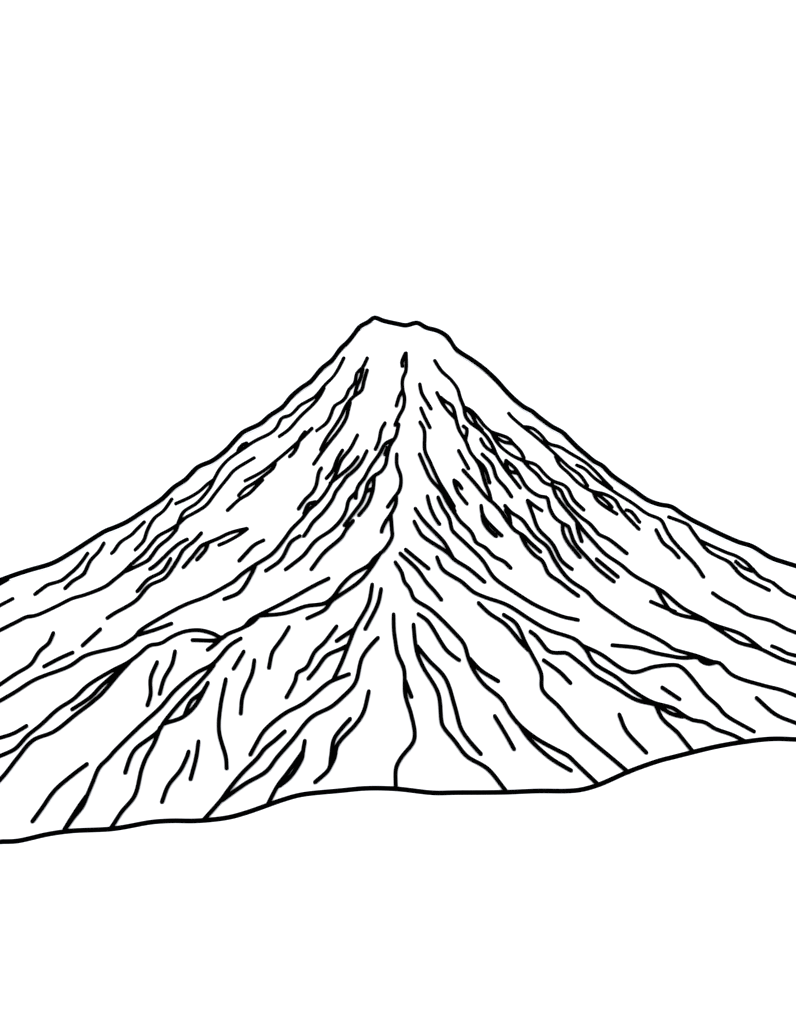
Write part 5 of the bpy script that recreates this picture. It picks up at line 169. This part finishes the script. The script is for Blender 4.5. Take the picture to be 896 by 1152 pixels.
-336.9,4269.3 -341.8,4264.2 -346.6,4258.8 -351.0,4252.7 -355.1,4245.7 -358.9,4237.4 -361.8,4229.6 -364.0,4221.9 -366.4,4212.2 -369.1,4201.0 -370.9,4193.0 -372.8,4184.9 -374.8,4176.9 -376.9,4169.2 -379.1,4161.8 -381.3,4155.0 -384.7,4146.5 -388.6,4139.6 -392.8,4134.2 -397.1,4129.7 -401.6,4125.6 -406.2,4121.2 -410.6,4116.1 -415.0,4109.8 -418.5,4103.6 -422.1,4096.9 -425.7,4089.7 -429.3,4082.1 -432.9,4074.3 -436.4,4066.2 -439.8,4058.0 -443.0,4049.7 -446.1,4041.5 -448.9,4033.3 -451.7,4024.5 -454.2,4015.1 -456.5,4005.5 -458.5,3995.7 -460.5,3985.8 -462.6,3975.9 -464.7,3966.0 -467.2,3956.2 -469.7,3947.5 -472.3,3939.3 -475.0,3931.2 -477.9,3923.2 -480.8,3915.3 -483.8,3907.4 -486.8,3899.5 -489.8,3891.4 -492.8,3883.3 -495.8,3875.0 -498.6,3866.5 -501.2,3858.6 -503.9,3850.2 -506.6,3841.5 -508.5,3835.6 -510.4,3829.6 -512.3,3823.5 -514.1,3817.4 -516.0,3811.4 -517.8,3805.4 -520.4,3796.7 -522.8,3788.2 -525.1,3780.1 -527.2,3772.6 -529.0,3765.8 -531.0,3757.8 -532.6,3750.6 -534.1,3741.9 -535.9,3732.8 -537.9,3725.5 -540.4,3717.9 -542.9,3709.9 -545.2,3701.3 -547.0,3691.8 -548.1,3681.4 -548.5,3669.7 -548.5,3657.3 -548.4,3644.5 -548.1,3632.1 -548.1,3620.2 -548.1,3608.3 -548.1,3596.5 -548.1,3585.0 -548.1,3573.6 -548.2,3562.4 -548.1,3551.1 -548.0,3540.0 -548.0,3529.0 -548.2,3518.3 -548.9,3508.2 -550.1,3498.9 -551.6,3489.9 -553.2,3481.0 -554.8,3472.1 -556.2,3463.0 -557.4,3453.2 -558.5,3443.4 -559.5,3433.5 -560.4,3423.5 -561.4,3413.5
332.8,5871.5 335.7,5864.8 340.3,5859.3 345.3,5856.3 351.3,5853.6 355.7,5852.0 360.1,5850.5 364.6,5849.2 370.9,5847.6 377.0,5846.6 383.0,5846.5 389.2,5846.6 395.5,5846.6 402.2,5846.0 408.0,5844.9 413.6,5843.7 419.4,5842.4 425.5,5841.1 431.6,5839.6 437.8,5837.9 444.0,5836.3 450.0,5834.7 455.9,5833.1 461.5,5831.5 467.4,5829.5 473.4,5827.0 479.1,5824.3 484.8,5821.3 490.3,5818.6 495.8,5816.3 501.2,5814.4 507.2,5813.4 511.9,5813.8 519.1,5815.3 526.2,5816.9 532.8,5817.4 538.5,5815.3 543.4,5809.7 547.4,5801.6 550.8,5791.5 553.9,5777.7 555.7,5765.1
-91.9,5806.6 -94.2,5797.9 -96.4,5788.7 -98.6,5780.1 -100.7,5771.7 -102.2,5762.5 -103.4,5753.6 -105.3,5745.9 -109.1,5739.4 -114.9,5735.0 -122.0,5733.1 -126.9,5733.2 -133.4,5731.6 -139.0,5727.6 -144.1,5722.2 -148.9,5715.7 -153.1,5708.3 -156.7,5698.9 -159.6,5688.4 -162.5,5677.4 -164.9,5670.2 -168.3,5661.7 -172.1,5652.9 -176.0,5644.6 -180.0,5636.3 -184.0,5628.9 -188.3,5621.1 -192.8,5614.1 -197.1,5607.2 -201.0,5600.2 -203.9,5594.2 -206.6,5588.3 -209.2,5582.4 -212.6,5573.3 -215.4,5563.8 -217.9,5553.8 -218.8,5550.4"""

def pairs(s):
    return np.array([[float(v) for v in p.split(',')] for p in s.split()])

# ---------------------------------------------------------------- terrain
#T0
GW = 6.16           # half-width of a gully line near the summit
CW = 7.99          # half-width of the dark line along the skyline crest
YC = 6000.0          # distance to the volcano's axis
X0 = 18.6
BASE = -85.0
class Terrain:
    def __init__(self, sky):
        xs, zs = sky[:, 0], sky[:, 1] - 1.4*CW      # the crest line lies on the crest
        z0 = float(np.interp(X0, xs, zs))
        def side(sgn):
            m = (xs - X0) * sgn > 0
            r = np.abs(xs[m] - X0); z = zs[m]; o = np.argsort(r); r, z = r[o], z[o]
            r = np.concatenate([[0.0], r]); z = np.concatenate([[z0], z])
            re, ze = r[-1], z[-1]
            t = np.linspace(0, 1, 40)[1:]
            L = 3700 - re; d0, d1 = -0.36 * L, -0.12 * L
            h = (2*t**3-3*t**2+1)*ze + (t**3-2*t**2+t)*d0 + (-2*t**3+3*t**2)*BASE + (t**3-t**2)*d1
            return np.concatenate([r, re + L*t]), np.concatenate([z, h])
        self.l, self.r = side(-1), side(1)
        # the body of the cone follows a smoothed section; the crest keeps every notch of the skyline
        xx = np.arange(-3600, 3601, 10.0)
        zz = np.where(xx < X0, np.interp(X0-xx, *self.l), np.interp(xx-X0, *self.r))
        k = np.hanning(31); k /= k.sum()
        zs = np.convolve(np.pad(zz, 15, mode='edge'), k, mode='valid')
        self.notch = (xx, zz - zs)
        self.l = (np.arange(0, 3600, 10.0), np.interp(X0 - np.arange(0, 3600, 10.0), xx, zs))
        self.r = (np.arange(0, 3600, 10.0), np.interp(X0 + np.arange(0, 3600, 10.0), xx, zs))
        def axis(fine, step, far):
            a = list(np.arange(0, fine + .1, step)); s = step
            while a[-1] < far: s *= 1.12; a.append(a[-1] + s)
            return np.array(a)
        ax = axis(1560, 8, 4300)
        self.gx = np.concatenate([-ax[:0:-1], ax])
        f = axis(2720, 8, 4300); b = axis(240, 8, 4300)
        self.gy = YC + np.concatenate([-f[:0:-1], b])
        X, Y = np.meshgrid(self.gx, self.gy)
        self.Z = self.height(X, Y)
    def height(self, x, y):
        dx, dy = x - X0, y - YC
        ady = np.abs(dy)
        r = np.sqrt(dx*dx + (0.6*dy)**2) + 0.5*ady
        w = 0.5 + 0.5 * dx / np.sqrt(dx*dx + dy*dy + 1e-6)
        z = (1-w)*np.interp(r, *self.l) + w*np.interp(r, *self.r)
        z = z + np.interp(x, *self.notch)*np.exp(-(ady/70)**2) - 62*(1 - np.exp(-ady/170.0))
        th = np.arctan2(dx, ady + 1.0)
        # radial ribs and shallow valleys, growing down the slope, none along the crest
        rib = (np.sin(th*23 + 1.3*np.sin(r/310.0)) + 0.7*np.sin(th*41 + 2.0 + 1.1*np.sin(r/190.0 + 1))
               + 0.35*np.sin(th*67 + 0.8 + np.sin(r/120.0)))
        amp = 5.0 * np.clip(ady/600.0, 0, 1) * np.clip((3300 - r)/600.0, 0, 1)
        z = z + rib*amp
        # crater bowl behind the front rim
        z = z - 55*np.exp(-((dx/60)**2 + ((dy-70)/45)**2)) * np.clip((dy-8)/30, 0, 1)
        return z
    def z(self, x, y):                       # height on the mesh grid
        i = np.clip(np.searchsorted(self.gx, x) - 1, 0, len(self.gx) - 2)
        j = np.clip(np.searchsorted(self.gy, y) - 1, 0, len(self.gy) - 2)
        u = (x - self.gx[i])/(self.gx[i+1] - self.gx[i]); v = (y - self.gy[j])/(self.gy[j+1] - self.gy[j])
        Z = self.Z
        return (Z[j, i]*(1-u) + Z[j, i+1]*u)*(1-v) + (Z[j+1, i]*(1-u) + Z[j+1, i+1]*u)*v
#T1

C = bpy.context.scene.collection

def mesh_obj(name, verts, faces, mat, parent=None, smooth=True):
    me = bpy.data.meshes.new(name)
    me.from_pydata([tuple(map(float, v)) for v in verts], [], faces)
    me.materials.append(mat)
    if smooth:
        me.polygons.foreach_set('use_smooth', [True]*len(me.polygons))
    me.update()
    o = bpy.data.objects.new(name, me); C.objects.link(o)
    if parent: o.parent = parent
    return o

def grid_obj(name, gx, gy, Z, mat, parent=None):
    nx, ny = len(gx), len(gy)
    X, Y = np.meshgrid(gx, gy)
    V = np.stack([X.ravel(), Y.ravel(), Z.ravel()], 1)
    F = [(j*nx+i, j*nx+i+1, (j+1)*nx+i+1, (j+1)*nx+i) for j in range(ny-1) for i in range(nx-1)]
    return mesh_obj(name, V, F, mat, parent)

def tube(P, R, sides=10):
    """round rod along the points P with radius R at each, domed at both ends"""
    P = np.asarray(P, float); R = np.asarray(R, float)
    n = len(P)
    T = np.gradient(P, axis=0); T /= np.linalg.norm(T, axis=1)[:, None] + 1e-9
    rings = []
    for a in (75, 50, 25):
        rings.append((P[0] - T[0]*R[0]*math.sin(math.radians(a)), T[0], R[0]*math.cos(math.radians(a))))
    for i in range(n): rings.append((P[i], T[i], R[i]))
    for a in (25, 50, 75):
        rings.append((P[-1] + T[-1]*R[-1]*math.sin(math.radians(a)), T[-1], R[-1]*math.cos(math.radians(a))))
    V, F = [], []
    ref = np.array([0, 0, 1.0])
    if abs(T[0] @ ref) > 0.95: ref = np.array([1.0, 0, 0])
    u = ref - T[0]*(ref @ T[0]); u /= np.linalg.norm(u)
    for p, t, r in rings:
        u = u - t*(u @ t); u /= np.linalg.norm(u)        # carried along the rod without twisting
        v = np.cross(t, u)
        for k in range(sides):
            a = 2*math.pi*k/sides
            V.append(p + (u*math.cos(a) + v*math.sin(a))*r)
    m = len(rings)
    for i in range(m-1):
        for k in range(sides):
            k2 = (k+1) % sides
            F.append((i*sides+k, i*sides+k2, (i+1)*sides+k2, (i+1)*sides+k))
    F.append(tuple(range(sides))[::-1]); F.append(tuple((m-1)*sides+k for k in range(sides)))
    return V, F

# ---------------------------------------------------------------- materials
def snow_material(name, scale):
    m = bpy.data.materials.new(name); m.use_nodes = True
    nt = m.node_tree; b = nt.nodes['Principled BSDF']
    b.inputs['Roughness'].default_value = 0.9
    b.inputs['Specular IOR Level'].default_value = 0.1
    tc = nt.nodes.new('ShaderNodeTexCoord')
    n = nt.nodes.new('ShaderNodeTexNoise'); n.inputs['Scale'].default_value = scale; n.inputs['Detail'].default_value = 4
    r = nt.nodes.new('ShaderNodeValToRGB')
    r.color_ramp.elements[0].position = .3; r.color_ramp.elements[0].color = (.87, .87, .87, 1)
    r.color_ramp.elements[1].position = .7; r.color_ramp.elements[1].color = (.90, .90, .90, 1)
    nt.links.new(tc.outputs['Object'], n.inputs['Vector'])
    nt.links.new(n.outputs['Fac'], r.inputs['Fac'])
    nt.links.new(r.outputs['Color'], b.inputs['Base Color'])
    return m
def black_material(name):
    m = bpy.data.materials.new(name); m.use_nodes = True
    b = m.node_tree.nodes['Principled BSDF']
    b.inputs['Base Color'].default_value = (0.0005, 0.0005, 0.0005, 1)
    b.inputs['Roughness'].default_value = 1.0
    b.inputs['Specular IOR Level'].default_value = 0.0
    return m
SNOW = snow_material('snow_slope', 0.004)
FIELD = snow_material('snow_field', 0.02)
BLACK = black_material('black_line')

# ---------------------------------------------------------------- ground sheet
N = 96
V = [(0, 0, -78.0)]; F = []
radii = [3000, 9000, 22000, 45000]
for R in radii:
    for k in range(N):
        a = 2*math.pi*k/N; V.append((R*math.cos(a), 3000 + R*math.sin(a), -78.0))
for k in range(N): F.append((0, 1+k, 1+(k+1) % N))
for q in range(len(radii)-1):
    for k in range(N):
        a, b = 1+q*N+k, 1+q*N+(k+1) % N
        F.append((a, a+N, b+N, b))
g = mesh_obj('ground', V, F, FIELD, smooth=False)
g['kind'] = 'structure'

# ---------------------------------------------------------------- near hill
HP = pairs(HILL)
RH = 0.520           # half-width of the dark line along the hill's crest
HY = 400.0
def hill_z(x, y):
    zc = np.interp(x, HP[:, 0], HP[:, 1]) - 1.4*RH      # the line lies on the crest
    t = np.clip(y/HY, 0, 1)
    z = np.where(y <= HY, zc*t**3 - 5*t*t*(1-t), zc - np.where(y-HY < 60, (y-HY)**2/60*0.15, 9 + (y-HY-60)*0.3))
    e = np.clip((np.abs(x) - 500)/700, 0, 1); e = e*e*(3-2*e)
    k = np.clip((-150 - y)/600, 0, 1); k = k*k*(3-2*k)
    return np.maximum(z*(1-e)*(1-k) - 82*np.maximum(e, k), -82)
hx = np.concatenate([np.arange(-1300, -120, 20), np.arange(-120, 120, 2), np.arange(120, 1301, 20)]).astype(float)
hy = np.concatenate([np.arange(-800, 0, 25), np.arange(0, 400, 8), np.arange(400, 460, 5), np.arange(460, 801, 20)]).astype(float)
X, Y = np.meshgrid(hx, hy)
hill = bpy.data.objects.new('hill', None); C.objects.link(hill)
grid_obj('slope', hx, hy, hill_z(X, Y), FIELD, hill)
hill['kind'] = 'structure'
lx = np.arange(-300, 300.1, 1.0)
V, F = tube(np.stack([lx, np.full_like(lx, HY), np.interp(lx, HP[:, 0], HP[:, 1])], 1), np.full_like(lx, RH))
mesh_obj('crest_line', V, F, BLACK, hill)

# ---------------------------------------------------------------- the volcano
SK = pairs(SKYLINE)
T = Terrain(SK)
volcano = bpy.data.objects.new('volcano', None); C.objects.link(volcano)
volcano['label'] = 'tall white cone-shaped mountain with a flat jagged summit and black gullies down its slopes'
volcano['category'] = 'volcano'
grid_obj('slope', T.gx, T.gy, T.Z, SNOW, volcano)
sx = np.arange(-2400, 2400.1, 6.0)
sz = np.interp(sx, SK[:, 0], SK[:, 1])
m = (sx < SK[0, 0]) | (sx > SK[-1, 0])          # the crest runs on down both shoulders
sz[m] = T.z(sx[m], np.full(m.sum(), YC)) + 1.4*CW
V, F = tube(np.stack([sx, np.full_like(sx, YC), sz], 1), np.full_like(sx, CW))
mesh_obj('crest_line', V, F, BLACK, volcano)

rows = [pairs(l) for l in GULLIES.strip().splitlines()]
rows.sort(key=lambda p: -np.linalg.norm(np.diff(p, axis=0), axis=1).sum())
rest_v, rest_f = [], []
for n, p in enumerate(rows):
    # even steps along the gully, draped on the slope
    s = np.concatenate([[0], np.cumsum(np.linalg.norm(np.diff(p, axis=0), axis=1))])
    q = np.linspace(0, s[-1], max(3, int(s[-1]/9)))
    x, y = np.interp(q, s, p[:, 0]), np.interp(q, s, p[:, 1])
    R = GW * y / YC * (1.25 - 0.25*y/YC)                          # wider high up on the cone than down at its foot
    P = np.stack([x, y, T.z(x, y) + R], 1)
    V, F = tube(P, R)
    if n < 100:
        mesh_obj('gully', V, F, BLACK, volcano)
    else:
        o = len(rest_v); rest_v += V; rest_f += [tuple(i+o for i in f) for f in F]
o = mesh_obj('gully', rest_v, rest_f, BLACK, volcano)
o['kind'] = 'stuff'
o['label'] = 'shortest black gullies scattered over the slopes'

# ---------------------------------------------------------------- light: white overcast daylight
W = bpy.data.worlds.new('World'); bpy.context.scene.world = W; W.use_nodes = True
nt = W.node_tree; nt.nodes.clear()
out = nt.nodes.new('ShaderNodeOutputWorld')
sky = nt.nodes.new('ShaderNodeTexSky'); sky.sky_type = 'NISHITA'; sky.sun_disc = False
sky.sun_elevation = math.radians(55); sky.sun_rotation = math.radians(180)
b1 = nt.nodes.new('ShaderNodeBackground'); b1.inputs['Strength'].default_value = 0.05
b2 = nt.nodes.new('ShaderNodeBackground'); b2.inputs['Color'].default_value = (1, 1, 1, 1); b2.inputs['Strength'].default_value = 1.0
ad = nt.nodes.new('ShaderNodeAddShader')
nt.links.new(sky.outputs['Color'], b1.inputs['Color'])
nt.links.new(b1.outputs[0], ad.inputs[0]); nt.links.new(b2.outputs[0], ad.inputs[1])
nt.links.new(ad.outputs[0], out.inputs['Surface'])
L = bpy.data.lights.new('sun', 'SUN'); L.energy = 0.6; L.angle = math.radians(20); L.color = (1, .98, .95)
so = bpy.data.objects.new('sun', L); C.objects.link(so)
so.rotation_euler = (math.radians(35), 0, 0)      # from behind the camera, 55 degrees up

# ---------------------------------------------------------------- camera
cd = bpy.data.cameras.new('camera'); cam = bpy.data.objects.new('camera', cd); C.objects.link(cam)
cd.sensor_fit = 'HORIZONTAL'; cd.sensor_width = 36; cd.lens = 36*2000/796
cd.clip_start = 0.1; cd.clip_end = 120000
cam.location = (0, 0, 2); cam.rotation_euler = (math.radians(90 + 9.68), 0, 0)
sc = bpy.context.scene; sc.camera = cam
sc.view_settings.view_transform = 'Standard'; sc.view_settings.look = 'None'
sc.view_settings.exposure = 0.3; sc.view_settings.gamma = 1
sc.render.resolution_x = 796; sc.render.resolution_y = 1024
sc.render.engine = 'CYCLES'; sc.cycles.max_bounces = 6; sc.cycles.diffuse_bounces = 5
